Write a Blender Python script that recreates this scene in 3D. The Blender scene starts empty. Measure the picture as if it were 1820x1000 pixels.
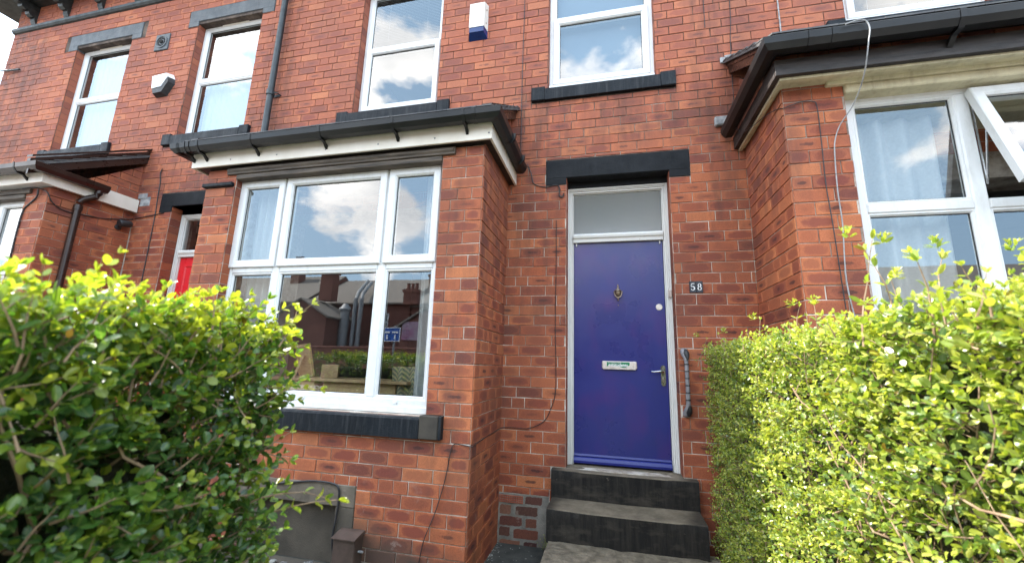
import bpy, math, random
import numpy as np
from mathutils import Vector, Matrix
R_ = math.radians
scene = bpy.context.scene
col = scene.collection
random.seed(7)

# ------------------------------------------------------------------ camera
CAM = (0.0, -3.75, 1.4729)
rgt = Vector((0.97301194, 0.22890496, 0.02915967))
up_ = Vector((0.0172008, -0.19796324, 0.98005851))
fwd = Vector((-0.2301128, 0.95310706, 0.19655794))
cam_d = bpy.data.cameras.new('camera')
cam = bpy.data.objects.new('camera', cam_d)
col.objects.link(cam)
M = Matrix((( rgt.x, up_.x, -fwd.x, CAM[0]), (rgt.y, up_.y, -fwd.y, CAM[1]), (rgt.z, up_.z, -fwd.z, CAM[2]), (0, 0, 0, 1)))
cam.matrix_world = M
cam_d.sensor_width = 36.0
cam_d.lens = 736.0 / 1820 * 36.0
cam_d.clip_start = 0.02
cam_d.clip_end = 400
cam_d.dof.use_dof = True
cam_d.dof.focus_distance = 4.3
cam_d.dof.aperture_fstop = 3.2
scene.camera = cam

# ------------------------------------------------------------------ light
SUN_DIR = Vector((-0.66, 0.078, 0.75)).normalized()      # towards the sun
sun_d = bpy.data.lights.new('sun', 'SUN')
sun_d.energy = 5.0
sun_d.angle = R_(0.55)
sun_d.color = (1.0, 0.95, 0.87)
sun = bpy.data.objects.new('sun', sun_d)
col.objects.link(sun)
sun.rotation_euler = SUN_DIR.to_track_quat('Z', 'Y').to_euler()
world = bpy.data.worlds.new('World')
scene.world = world
world.use_nodes = True
nt = world.node_tree
nt.nodes.clear()
W = nt.nodes.new
out = W('ShaderNodeOutputWorld'); bg = W('ShaderNodeBackground'); sky = W('ShaderNodeTexSky')
sky.sky_type = 'NISHITA'; sky.sun_disc = False
sky.sun_elevation = math.asin(SUN_DIR.z); sky.sun_rotation = math.atan2(SUN_DIR.x, SUN_DIR.y)
sky.air_density = 1.2; sky.dust_density = 3.2; sky.ozone_density = 1.3
tc = W('ShaderNodeTexCoord'); mp = W('ShaderNodeMapping'); mp.inputs['Scale'].default_value = (1, 1, 1.7)
mp.inputs['Location'].default_value = (8.8, 3.3, 5.1)
n1 = W('ShaderNodeTexNoise'); n1.inputs['Scale'].default_value = 3.3; n1.inputs['Detail'].default_value = 9; n1.inputs['Roughness'].default_value = 0.55
rp = W('ShaderNodeValToRGB'); rp.color_ramp.elements[0].position = 0.495; rp.color_ramp.elements[1].position = 0.55
n2 = W('ShaderNodeTexNoise'); n2.inputs['Scale'].default_value = 4.5; n2.inputs['Detail'].default_value = 6
rp2 = W('ShaderNodeValToRGB')
rp2.color_ramp.elements[0].position = 0.35; rp2.color_ramp.elements[0].color = (8.6, 9.0, 9.5, 1)
rp2.color_ramp.elements[1].position = 0.62; rp2.color_ramp.elements[1].color = (16.5, 16.3, 16.0, 1)
mx = W('ShaderNodeMix'); mx.data_type = 'RGBA'
L = nt.links.new
L(tc.outputs['Generated'], mp.inputs['Vector']); L(mp.outputs[0], n1.inputs['Vector']); L(mp.outputs[0], n2.inputs['Vector'])
L(n1.outputs['Fac'], rp.inputs[0]); L(n2.outputs['Fac'], rp2.inputs[0])
L(rp.outputs[0], mx.inputs['Factor']); L(sky.outputs[0], mx.inputs['A']); L(rp2.outputs[0], mx.inputs['B'])
L(mx.outputs['Result'], bg.inputs['Color'])
sky_lift = W('ShaderNodeMix'); sky_lift.data_type = 'RGBA'; sky_lift.inputs['Factor'].default_value = 0.62; sky_lift.inputs['B'].default_value = (5.6, 8.6, 11.8, 1)   # pale blue added over the sky to brighten reflections and ambient light
L(sky.outputs[0], sky_lift.inputs['A']); L(sky_lift.outputs['Result'], mx.inputs['A']); bg.inputs['Strength'].default_value = 0.15
L(bg.outputs[0], out.inputs['Surface'])
scene.view_settings.view_transform = 'Standard'
scene.view_settings.look = 'None'
scene.view_settings.gamma = 1.0
scene.view_settings.exposure = 1.42
scene.render.engine = 'CYCLES'
scene.cycles.max_bounces = 8
scene.cycles.transparent_max_bounces = 16

# ------------------------------------------------------------------ object helpers
def tag(o, label=None, cat=None, group=None, kind=None):
    if label: o['label'] = label
    if cat: o['category'] = cat
    if group: o['group'] = group
    if kind: o['kind'] = kind
    return o

def empty(name, loc, label, cat, group=None):
    o = bpy.data.objects.new(name, None)
    col.objects.link(o); o.location = loc; o.empty_display_size = 0.1
    return tag(o, label, cat, group)

def setpar(o, parent):
    o.parent = parent
    bpy.context.view_layer.update()
    o.matrix_parent_inverse = parent.matrix_world.inverted()

class MB:
    def __init__(s):
        s.v = []; s.f = []; s.uv = []; s.c = []; s.m = []
    def face(s, pts, uv=None, c=(0.5, 0.5, 0.5, 1), m=0):
        i = len(s.v); s.v.extend([tuple(p) for p in pts]); s.f.append(tuple(range(i, i + len(pts))))
        s.uv.extend(uv if uv else [(0.5, 0.5)] * len(pts)); s.c.extend([c] * len(pts)); s.m.append(m)
    def poly(s, verts, faces, c=(0.5, 0.5, 0.5, 1), m=0):
        i = len(s.v); s.v.extend([tuple(p) for p in verts])
        for f in faces:
            s.f.append(tuple(i + k for k in f)); s.uv.extend([(0.5, 0.5)] * len(f)); s.c.extend([c] * len(f)); s.m.append(m)
    def box(s, x0, x1, y0, y1, z0, z1, b=0.0, c=(0.5, 0.5, 0.5, 1), m=0):
        if x0 > x1: x0, x1 = x1, x0
        if y0 > y1: y0, y1 = y1, y0
        if z0 > z1: z0, z1 = z1, z0
        if b <= 0:
            V = [(x, y, z) for x in (x0, x1) for y in (y0, y1) for z in (z0, z1)]
            F = [(0, 1, 3, 2), (4, 6, 7, 5), (0, 4, 5, 1), (2, 3, 7, 6), (0, 2, 6, 4), (1, 5, 7, 3)]
            s.poly(V, F, c, m); return
        b = min(b, (x1 - x0) * .49, (y1 - y0) * .49, (z1 - z0) * .49)
        V = []; idx = {}
        lo = (x0, y0, z0); hi = (x1, y1, z1)
        for sx in (0, 1):
            for sy in (0, 1):
                for sz in (0, 1):
                    S = (sx, sy, sz)
                    for ax in range(3):
                        p = []
                        for k in range(3):
                            e = hi[k] if S[k] else lo[k]
                            if k != ax: e += -b if S[k] else b
                            p.append(e)
                        idx[(S, ax)] = len(V); V.append(p)
        F = []
        for ax in range(3):
            o1, o2 = [k for k in range(3) if k != ax]
            for sd in (0, 1):
                q = []
                for a1, a2 in ((0, 0), (1, 0), (1, 1), (0, 1)):
                    S = [0, 0, 0]; S[ax] = sd; S[o1] = a1; S[o2] = a2; q.append(idx[(tuple(S), ax)])
                if (sd == 0) == (ax != 1): q = q[::-1]
                F.append(q)
            for s1 in (0, 1):
                for s2 in (0, 1):
                    S0 = [0, 0, 0]; S0[o1] = s1; S0[o2] = s2; S1 = list(S0); S1[ax] = 1
                    F.append([idx[(tuple(S0), o1)], idx[(tuple(S1), o1)], idx[(tuple(S1), o2)], idx[(tuple(S0), o2)]])
        for sx in (0, 1):
            for sy in (0, 1):
                for sz in (0, 1):
                    F.append([idx[((sx, sy, sz), a)] for a in range(3)])
        s.poly(V, F, c, m)
    def prism(s, prof, a, b, axis='x', c=(0.5, 0.5, 0.5, 1), m=0):
        """closed 2D profile extruded between a and b. axis x: prof=(y,z); y: prof=(x,z); z: prof=(x,y)"""
        def P(t, q):
            return (t, q[0], q[1]) if axis == 'x' else (q[0], t, q[1]) if axis == 'y' else (q[0], q[1], t)
        n = len(prof)
        V = [P(a, q) for q in prof] + [P(b, q) for q in prof]
        F = [tuple(range(n))[::-1], tuple(range(n, 2 * n))] + [(i, (i + 1) % n, n + (i + 1) % n, n + i) for i in range(n)]
        s.poly(V, F, c, m)
    def ring(s, x0, x1, z0, z1, prof, y0, c=(0.5, 0.5, 0.5, 1), m=0):
        """rectangular frame loft in the xz plane; prof = [(inset, dy)]"""
        V = []
        for ins, dy in prof:
            V += [(x0 + ins, y0 + dy, z0 + ins), (x1 - ins, y0 + dy, z0 + ins), (x1 - ins, y0 + dy, z1 - ins), (x0 + ins, y0 + dy, z1 - ins)]
        F = []
        n = len(prof)
        for i in range(n):
            j = (i + 1) % n
            for k in range(4):
                k2 = (k + 1) % 4
                F.append((i * 4 + k, i * 4 + k2, j * 4 + k2, j * 4 + k))
        s.poly(V, F, c, m)
    def tube(s, pts, r, n=8, c=(0.5, 0.5, 0.5, 1), m=0, cap=True):
        pts = [Vector(p) for p in pts]
        rs = r if isinstance(r, (list, tuple)) else [r] * len(pts)
        V = []; F = []; up = Vector((0.13, 0.31, 0.94)).normalized()
        for i, p in enumerate(pts):
            d = (pts[min(i + 1, len(pts) - 1)] - pts[max(i - 1, 0)]).normalized()
            a = d.cross(up)
            if a.length < 1e-3: a = d.cross(Vector((1, 0, 0)))
            a.normalize(); b = a.cross(d).normalized()
            for k in range(n):
                t = 2 * math.pi * k / n
                V.append(p + a * (math.cos(t) * rs[i]) + b * (math.sin(t) * rs[i]))
        for i in range(len(pts) - 1):
            for k in range(n):
                F.append((i * n + k, i * n + (k + 1) % n, (i + 1) * n + (k + 1) % n, (i + 1) * n + k))
        if cap:
            F.append(tuple(range(n))[::-1]); F.append(tuple((len(pts) - 1) * n + k for k in range(n)))
        s.poly(V, F, c, m)
    def lathe(s, prof, o, ax='z', n=20, m=0):
        """prof = [(r, h)] revolved about an axis through o"""
        V = []; F = []
        for r, h in prof:
            for k in range(n):
                t = 2 * math.pi * k / n; a, b = r * math.cos(t), r * math.sin(t)
                V.append((o[0] + a, o[1] + b, o[2] + h) if ax == 'z' else (o[0] + a, o[1] + h, o[2] + b) if ax == 'y' else (o[0] + h, o[1] + a, o[2] + b))
        for i in range(len(prof) - 1):
            for k in range(n):
                F.append((i * n + k, i * n + (k + 1) % n, (i + 1) * n + (k + 1) % n, (i + 1) * n + k))
        F.append(tuple(range(n))[::-1]); F.append(tuple((len(prof) - 1) * n + k for k in range(n)))
        s.poly(V, F, m=m)
    def build(s, name, mats, parent=None, smooth=False, fixn=True, kind=None, label=None):
        me = bpy.data.meshes.new(name)
        me.from_pydata(s.v, [], s.f)
        uv = me.uv_layers.new(name='UVMap'); uv.data.foreach_set('uv', np.array(s.uv, np.float32).ravel())
        ca = me.color_attributes.new('rnd', 'FLOAT_COLOR', 'CORNER'); ca.data.foreach_set('color', np.array(s.c, np.float32).ravel())
        if not isinstance(mats, (list, tuple)): mats = [mats]
        for m_ in mats: me.materials.append(m_)
        me.polygons.foreach_set('material_index', np.array(s.m, np.int32))
        if smooth: me.polygons.foreach_set('use_smooth', [True] * len(s.f))
        me.update()
        if fixn:
            import bmesh
            bm = bmesh.new(); bm.from_mesh(me); bmesh.ops.recalc_face_normals(bm, faces=bm.faces); bm.to_mesh(me); bm.free()
        if smooth:
            try: me.set_sharp_from_angle(angle=R_(35))
            except Exception: pass
        o = bpy.data.objects.new(name, me); col.objects.link(o)
        if parent: setpar(o, parent)
        if kind: o['kind'] = kind
        if label: o['label'] = label
        return o

# ------------------------------------------------------------------ materials
def newmat(name):
    m = bpy.data.materials.new(name); m.use_nodes = True
    t = m.node_tree; b = t.nodes['Principled BSDF']
    return m, t, b

def nd(t, typ, **kw):
    n = t.nodes.new(typ)
    for k, v in kw.items():
        if k in n.inputs: n.inputs[k].default_value = v
        else: setattr(n, k, v)
    return n

def noise(t, scale, detail=4, rough=0.55, vec=None, stretch=None):
    n = nd(t, 'ShaderNodeTexNoise'); n.inputs['Scale'].default_value = scale; n.inputs['Detail'].default_value = detail; n.inputs['Roughness'].default_value = rough
    if vec is None:
        g = nd(t, 'ShaderNodeNewGeometry'); vec = g.outputs['Position']
    if stretch:
        mpn = nd(t, 'ShaderNodeMapping'); mpn.inputs['Scale'].default_value = stretch
        t.links.new(vec, mpn.inputs['Vector']); vec = mpn.outputs[0]
    t.links.new(vec, n.inputs['Vector']); return n

def ramp(t, src, stops):
    r = nd(t, 'ShaderNodeValToRGB'); e = r.color_ramp.elements
    while len(e) > 1: e.remove(e[-1])
    e[0].position = stops[0][0]; e[0].color = (*stops[0][1], 1) if len(stops[0][1]) == 3 else stops[0][1]
    for p, c in stops[1:]:
        q = e.new(p); q.color = (*c, 1) if len(c) == 3 else c
    t.links.new(src, r.inputs[0]); return r

def mixc(t, fac, a, b, mode='MIX'):
    n = nd(t, 'ShaderNodeMix'); n.data_type = 'RGBA'; n.blend_type = mode
    for s_, v in (('Factor', fac), ('A', a), ('B', b)):
        if isinstance(v, (int, float)): n.inputs[s_].default_value = v
        elif isinstance(v, tuple): n.inputs[s_].default_value = (*v, 1) if len(v) == 3 else v
        else: t.links.new(v, n.inputs[s_])
    return n.outputs['Result']

def math_(t, op, a, b=None, clamp=False):
    n = nd(t, 'ShaderNodeMath'); n.operation = op; n.use_clamp = clamp
    for i, v in enumerate((a, b)):
        if v is None: continue
        if isinstance(v, (int, float)): n.inputs[i].default_value = v
        else: t.links.new(v, n.inputs[i])
    return n.outputs[0]

def bump(t, b, h, strength=0.3, dist=0.01):
    n = nd(t, 'ShaderNodeBump'); n.inputs['Strength'].default_value = strength; n.inputs['Distance'].default_value = dist
    t.links.new(h, n.inputs['Height']); t.links.new(n.outputs[0], b.inputs['Normal'])

def simple(name, ca, cb, scale=6, rough=0.5, rough2=None, spec=0.5, bs=0.15, bscale=60, bd=0.002, stretch=None, metal=0.0, lo=0.35, hi=0.65):
    """two-tone worn surface"""
    m, t, b = newmat(name)
    n = noise(t, scale, 6, 0.6, stretch=stretch)
    r = ramp(t, n.outputs['Fac'], [(lo, ca), (hi, cb)])
    t.links.new(r.outputs[0], b.inputs['Base Color'])
    b.inputs['Roughness'].default_value = rough
    if rough2 is not None:
        n3 = noise(t, scale * 2.3, 4, 0.6, stretch=stretch)
        r3 = ramp(t, n3.outputs['Fac'], [(0.3, (rough,) * 3), (0.7, (rough2,) * 3)]); t.links.new(r3.outputs[0], b.inputs['Roughness'])
    b.inputs['Specular IOR Level'].default_value = spec
    b.inputs['Metallic'].default_value = metal
    if bs > 0:
        n2 = noise(t, bscale, 4, 0.6); bump(t, b, n2.outputs['Fac'], bs, bd)
    return m

def brick_material(name, palette, dark=0.5, pinker=0.0):
    m, t, b = newmat(name)
    uv = nd(t, 'ShaderNodeUVMap'); uv.uv_map = 'UVMap'
    at = nd(t, 'ShaderNodeAttribute'); at.attribute_name = 'rnd'
    sep = nd(t, 'ShaderNodeSeparateColor'); t.links.new(at.outputs['Color'], sep.inputs[0])
    base = ramp(t, sep.outputs[0], palette)
    geo = nd(t, 'ShaderNodeNewGeometry')
    # centre 'kiss mark': oval in brick space, broken by noise
    sx = nd(t, 'ShaderNodeSeparateXYZ'); t.links.new(uv.outputs[0], sx.inputs[0])
    dx = math_(t, 'ABSOLUTE', math_(t, 'SUBTRACT', sx.outputs[0], 0.5)); dy = math_(t, 'ABSOLUTE', math_(t, 'SUBTRACT', sx.outputs[1], 0.5))
    px = math_(t, 'POWER', math_(t, 'MULTIPLY', dx, 2.15), 3.0); py = math_(t, 'POWER', math_(t, 'MULTIPLY', dy, 2.3), 2.6)
    d = math_(t, 'ADD', px, py)
    nz = noise(t, 22, 5, 0.65, geo.outputs['Position'])
    nf = noise(t, 120, 4, 0.7, geo.outputs['Position'])
    d2 = math_(t, 'ADD', d, math_(t, 'MULTIPLY', math_(t, 'SUBTRACT', nz.outputs['Fac'], 0.5), 1.5))
    ov = ramp(t, d2, [(0.3, (1, 1, 1)), (0.72, (0, 0, 0))])
    amt = ramp(t, sep.outputs[1], [(0.15, (0.08,) * 3), (0.95, (dark,) * 3)])
    sp = ramp(t, nf.outputs['Fac'], [(0.3, (0.55,) * 3), (0.6, (1, 1, 1))])
    f = math_(t, 'MULTIPLY', math_(t, 'MULTIPLY', ov.outputs[0], amt.outputs[0]), sp.outputs[0])
    rim = ramp(t, d2, [(0.45, (0, 0, 0)), (0.8, (1, 1, 1)), (1.25, (0.55,) * 3)])
    c0 = mixc(t, math_(t, 'MULTIPLY', rim.outputs[0], 0.35), base.outputs[0], (0.52, 0.155, 0.068))
    c = mixc(t, f, c0, (0.20, 0.046, 0.034))
    # dark smear in the middle of some bricks
    d3 = math_(t, 'ADD', math_(t, 'ADD', math_(t, 'POWER', math_(t, 'MULTIPLY', dx, 3.4), 2.0), math_(t, 'POWER', math_(t, 'MULTIPLY', dy, 5.2), 2.0)), math_(t, 'MULTIPLY', math_(t, 'SUBTRACT', nz.outputs['Fac'], 0.5), 2.4))
    sm = ramp(t, d3, [(0.2, (1, 1, 1)), (0.62, (0, 0, 0))])
    am2 = ramp(t, sep.outputs[2], [(0.62, (0, 0, 0)), (0.85, (0.75,) * 3)])
    c = mixc(t, math_(t, 'MULTIPLY', sm.outputs[0], am2.outputs[0]), c, (0.045, 0.022, 0.022))
    # fine tonal speckle
    c = mixc(t, 0.6, c, ramp(t, nf.outputs['Fac'], [(0.3, (0.42, 0.36, 0.36)), (0.55, (0.95, 0.95, 0.95)), (0.75, (1.15, 1.12, 1.1))]).outputs[0], 'MULTIPLY')
    # soot and weathering with large soft shapes
    ns = noise(t, 1.1, 7, 0.65, geo.outputs['Position'])
    c = mixc(t, math_(t, 'MULTIPLY', ramp(t, ns.outputs['Fac'], [(0.44, (0, 0, 0)), (0.68, (1, 1, 1))]).outputs[0], 0.6), c, (0.13, 0.05, 0.036))
    # sooty patches at the far gable end
    sp3 = nd(t, 'ShaderNodeSeparateXYZ'); t.links.new(geo.outputs['Position'], sp3.inputs[0])
    gx = ramp(t, math_(t, 'MULTIPLY', sp3.outputs[0], -0.1), [(0.80, (0, 0, 0)), (0.9, (1, 1, 1))])
    n5 = noise(t, 2.4, 6, 0.7, geo.outputs['Position'])
    c = mixc(t, math_(t, 'MULTIPLY', math_(t, 'MULTIPLY', gx.outputs[0], ramp(t, n5.outputs['Fac'], [(0.5, (0, 0, 0)), (0.58, (1, 1, 1))]).outputs[0]), math_(t, 'ADD', 0.25, math_(t, 'MULTIPLY', sep.outputs[2], 0.7))), c, (0.045, 0.035, 0.035))
    # grey-brown paint round the cellar window
    def band(v, a, b_, e):
        r1 = nd(t, 'ShaderNodeMapRange'); r1.inputs['From Min'].default_value = a - e; r1.inputs['From Max'].default_value = a + e
        t.links.new(v, r1.inputs['Value'])
        r2 = nd(t, 'ShaderNodeMapRange'); r2.inputs['From Min'].default_value = b_ + e; r2.inputs['From Max'].default_value = b_ - e
        t.links.new(v, r2.inputs['Value'])
        return math_(t, 'MULTIPLY', r1.outputs[0], r2.outputs[0])
    nb = noise(t, 5, 5, 0.6, geo.outputs['Position'])
    wob = math_(t, 'MULTIPLY', math_(t, 'SUBTRACT', nb.outputs['Fac'], 0.5), 0.3)
    xx = math_(t, 'ADD', sp3.outputs[0], wob); zz = math_(t, 'ADD', math_(t, 'ADD', sp3.outputs[2], wob), math_(t, 'MULTIPLY', math_(t, 'ADD', sp3.outputs[0], 1.9), 0.28))
    pm = math_(t, 'MULTIPLY', band(xx, -2.9, -0.99, 0.06), band(zz, -0.8, 0.36, 0.09))
    ym = nd(t, 'ShaderNodeMapRange'); ym.inputs['From Min'].default_value = -0.5; ym.inputs['From Max'].default_value = -0.6
    t.links.new(sp3.outputs[1], ym.inputs['Value'])
    pm = math_(t, 'MULTIPLY', math_(t, 'MULTIPLY', pm, ym.outputs[0]), 0.8)
    c = mixc(t, pm, c, (0.075, 0.055, 0.043))
    # pale salt bloom low down
    n6 = noise(t, 7, 6, 0.7, geo.outputs['Position'])
    lowz = nd(t, 'ShaderNodeMapRange'); lowz.inputs['From Min'].default_value = 0.75; lowz.inputs['From Max'].default_value = 0.3
    t.links.new(sp3.outputs[2], lowz.inputs['Value'])
    c = mixc(t, math_(t, 'MULTIPLY', math_(t, 'MULTIPLY', lowz.outputs[0], ramp(t, n6.outputs['Fac'], [(0.60, (0, 0, 0)), (0.68, (1, 1, 1))]).outputs[0]), 0.35), c, (0.42, 0.33, 0.28))
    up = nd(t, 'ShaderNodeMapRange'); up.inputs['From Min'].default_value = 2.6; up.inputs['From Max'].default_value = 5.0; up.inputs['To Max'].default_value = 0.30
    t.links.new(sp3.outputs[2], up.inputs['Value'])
    c = mixc(t, up.outputs[0], c, (0.40, 0.155, 0.115))  # upper storey paler and pinker: flare haze put into the brick colour
    nst = noise(t, 9, 5, 0.65, geo.outputs['Position'], stretch=(1, 1, 0.16))
    for (xa, xb, za, zb) in ((-8.0, -6.5, 3.3, 4.12), (-5.7, -4.2, 3.3, 4.12), (-.8, .7, 3.55, 4.12), (-1.25, -.98, -.1, 3.2), (-4.3, -3.75, 3.0, 6.9), (.75, 1.3, 2.6, 5.2), (-.98, -.45, 1.9, 4.3), (-9.3, -8.4, 2.0, 6.5)):
        mk = math_(t, 'MULTIPLY', band(xx, xa, xb, 0.12), band(sp3.outputs[2], za, zb, 0.10))
        c = mixc(t, math_(t, 'MULTIPLY', math_(t, 'MULTIPLY', mk, ramp(t, nst.outputs['Fac'], [(0.42, (0, 0, 0)), (0.66, (1, 1, 1))]).outputs[0]), 0.55), c, (0.075, 0.04, 0.033))
    t.links.new(c, b.inputs['Base Color'])
    b.inputs['Roughness'].default_value = 0.78; b.inputs['Specular IOR Level'].default_value = 0.35
    h = math_(t, 'ADD', math_(t, 'MULTIPLY', nz.outputs['Fac'], 0.6), math_(t, 'MULTIPLY', nf.outputs['Fac'], 0.5))
    bump(t, b, h, 0.45, 0.004)
    return m

PAL = [(0.0, (0.17, 0.055, 0.036)), (0.12, (0.27, 0.076, 0.04)), (0.38, (0.38, 0.106, 0.046)), (0.75, (0.45, 0.138, 0.058)), (1.0, (0.53, 0.185, 0.074))]
MAT = {}
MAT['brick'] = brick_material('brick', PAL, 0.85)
MAT['brick_rough'] = brick_material('rough brick', [(0, (0.10, 0.05, 0.035)), (0.5, (0.20, 0.075, 0.045)), (1, (0.30, 0.15, 0.09))], 0.5)
m, t, b = newmat('mortar')
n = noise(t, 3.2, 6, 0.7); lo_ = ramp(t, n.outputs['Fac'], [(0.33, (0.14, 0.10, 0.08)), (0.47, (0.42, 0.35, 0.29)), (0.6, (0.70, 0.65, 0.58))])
hi_ = ramp(t, n.outputs['Fac'], [(0.45, (0.05, 0.035, 0.028)), (0.62, (0.15, 0.11, 0.085)), (0.7, (0.5, 0.46, 0.40))])  # upper mortar: dirt tone plus joint shadow put into the colour
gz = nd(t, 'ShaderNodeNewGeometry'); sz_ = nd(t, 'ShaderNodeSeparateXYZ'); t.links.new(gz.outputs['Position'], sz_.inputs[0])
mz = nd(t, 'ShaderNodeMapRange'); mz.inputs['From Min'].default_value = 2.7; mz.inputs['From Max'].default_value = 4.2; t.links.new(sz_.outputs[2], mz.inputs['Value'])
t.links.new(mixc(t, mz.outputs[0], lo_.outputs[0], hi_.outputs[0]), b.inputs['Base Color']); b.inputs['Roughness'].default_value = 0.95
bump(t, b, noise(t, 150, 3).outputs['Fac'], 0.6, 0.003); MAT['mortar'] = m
MAT['grey_mortar'] = simple('cement mortar', (0.16, 0.145, 0.12), (0.28, 0.255, 0.215), 9, 0.95, bs=0.8, bscale=90, bd=0.006)

def streaked(name, base, streak, amt=0.5, rough=0.5, chips=True):
    m, t, b = newmat(name)
    n = noise(t, 34, 5, 0.65, stretch=(1.0, 1.0, 0.09)); r = ramp(t, n.outputs['Fac'], [(0.48, (0, 0, 0)), (0.78, (amt,) * 3)])
    c = mixc(t, r.outputs[0], base, streak)
    n2 = noise(t, 5, 5, 0.6); c = mixc(t, ramp(t, n2.outputs['Fac'], [(0.35, (0.0,) * 3), (0.7, (0.5,) * 3)]).outputs[0], c, tuple(x * 1.9 for x in base))
    if chips:
        n3 = noise(t, 17, 8, 0.72); c = mixc(t, ramp(t, n3.outputs['Fac'], [(0.69, (0, 0, 0)), (0.71, (0.8,) * 3)]).outputs[0], c, (0.20, 0.17, 0.13))
    t.links.new(c, b.inputs['Base Color'])
    nr = noise(t, 9, 5); t.links.new(ramp(t, nr.outputs['Fac'], [(0.3, (rough - .12,) * 3), (0.7, (rough + .15,) * 3)]).outputs[0], b.inputs['Roughness'])
    b.inputs['Specular IOR Level'].default_value = 0.16
    bump(t, b, noise(t, 45, 6, 0.7).outputs['Fac'], 0.5, 0.006)
    return m
MAT['black_stone'] = streaked('black painted stone', (0.008, 0.010, 0.013), (0.10, 0.10, 0.10), 0.4, 0.5)
MAT['lintel_paint'] = streaked('black lintel paint', (0.009, 0.010, 0.012), (0.022, 0.024, 0.027), 0.3, 0.6, False)
MAT['grey_stone'] = streaked('weathered grey painted stone', (0.075, 0.083, 0.09), (0.16, 0.165, 0.17), 0.5, 0.4, True)

# worn stair treads and slab
m, t, b = newmat('worn step stone')
g = nd(t, 'ShaderNodeNewGeometry'); sn = nd(t, 'ShaderNodeSeparateXYZ'); t.links.new(g.outputs['True Normal'], sn.inputs[0])
spz = nd(t, 'ShaderNodeSeparateXYZ'); t.links.new(g.outputs['Position'], spz.inputs[0])
n = noise(t, 9, 6, 0.7); n2 = noise(t, 30, 6, 0.7, stretch=(1, 1, .12)); n3 = noise(t, 3.2, 5)
tread = ramp(t, n.outputs['Fac'], [(0.3, (0.115, 0.095, 0.068)), (0.7, (0.25, 0.205, 0.15))])
blk = ramp(t, n2.outputs['Fac'], [(0.40, (0.011, 0.010, 0.010)), (0.85, (0.040, 0.034, 0.029))])
topm = ramp(t, math_(t, 'ADD', sn.outputs[2], math_(t, 'MULTIPLY', math_(t, 'SUBTRACT', n.outputs['Fac'], 0.5), 0.9)), [(0.45, (0, 0, 0)), (0.75, (1, 1, 1))])
# paint survives towards the ends of the treads
ex = ramp(t, math_(t, 'ADD', math_(t, 'ABSOLUTE', math_(t, 'SUBTRACT', spz.outputs[0], 0.07)), math_(t, 'MULTIPLY', math_(t, 'SUBTRACT', n3.outputs['Fac'], 0.5), 0.35)), [(0.42, (1, 1, 1)), (0.54, (0.2,) * 3)])
stepc = mixc(t, math_(t, 'MULTIPLY', topm.outputs[0], ex.outputs[0]), blk.outputs[0], tread.outputs[0])
nch = noise(t, 26, 8, 0.75, stretch=(.6, 1, 1)); chip = ramp(t, nch.outputs['Fac'], [(0.66, (0, 0, 0)), (0.68, (0.8,) * 3)])
stepc = mixc(t, chip.outputs[0], stepc, (0.16, 0.13, 0.10))
ngr = noise(t, 5, 6, 0.65, stretch=(1, 1, 2.5)); stepc = mixc(t, ramp(t, ngr.outputs['Fac'], [(0.5, (0, 0, 0)), (0.7, (0.45,) * 3)]).outputs[0], stepc, (0.085, 0.07, 0.055))
t.links.new(stepc, b.inputs['Base Color'])
b.inputs['Roughness'].default_value = 0.7; b.inputs['Specular IOR Level'].default_value = 0.2
bump(t, b, n.outputs['Fac'], 0.6, 0.01); MAT['step'] = m
MAT['slab'] = simple('riven sandstone slab', (0.09, 0.072, 0.05), (0.22, 0.18, 0.13), 14, 0.8, bs=1.0, bscale=11, bd=0.03)
m, t, b = newmat('white upvc')
n = noise(t, 2.5, 6, 0.6); n2 = noise(t, 14, 7, 0.7, stretch=(1, 1, .35))
c = mixc(t, n.outputs['Fac'], (0.66, 0.665, 0.66), (0.73, 0.73, 0.725))
c = mixc(t, ramp(t, n2.outputs['Fac'], [(0.5, (0, 0, 0)), (0.75, (0.45,) * 3)]).outputs[0], c, (0.46, 0.44, 0.39))
t.links.new(c, b.inputs['Base Color']); b.inputs['Roughness'].default_value = 0.33; MAT['white'] = m
MAT['cream'] = simple('cream fascia board', (0.66, 0.60, 0.51), (0.76, 0.70, 0.62), 4, 0.5, bs=0.1, stretch=(1, 1, .3))
m, t, b = newmat('white painted wood')
n = noise(t, 28, 7, 0.72, stretch=(1, 1, 0.25)); n2 = noise(t, 3.0, 5, 0.6)
c = mixc(t, n2.outputs['Fac'], (0.60, 0.585, 0.55), (0.76, 0.75, 0.73))
c = mixc(t, ramp(t, n.outputs['Fac'], [(0.685, (0, 0, 0)), (0.70, (1, 1, 1))]).outputs[0], c, (0.16, 0.10, 0.06))
t.links.new(c, b.inputs['Base Color']); b.inputs['Roughness'].default_value = 0.5; bump(t, b, n.outputs['Fac'], 0.35, 0.004); MAT['white_wood'] = m
MAT['flaky'] = streaked('flaking cream timber', (0.52, 0.47, 0.33), (0.30, 0.22, 0.13), 0.7, 0.65, True)
MAT['dark_wood'] = simple('dark stained timber', (0.014, 0.011, 0.010), (0.045, 0.036, 0.032), 7, 0.38, 0.6, spec=0.35, bs=0.6, bscale=30, bd=0.006, stretch=(0.6, 1, 5))
MAT['beam_wood'] = simple('brown weathered beam', (0.035, 0.026, 0.019), (0.115, 0.088, 0.065), 8, 0.6, 0.75, bs=0.6, bscale=26, bd=0.006, stretch=(0.5, 1, 5))
MAT['gutter'] = simple('black plastic gutter', (0.006, 0.006, 0.007), (0.016, 0.015, 0.0145), 2.5, 0.3, 0.42, spec=0.3, bs=0.08, bscale=14, bd=0.004)
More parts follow.
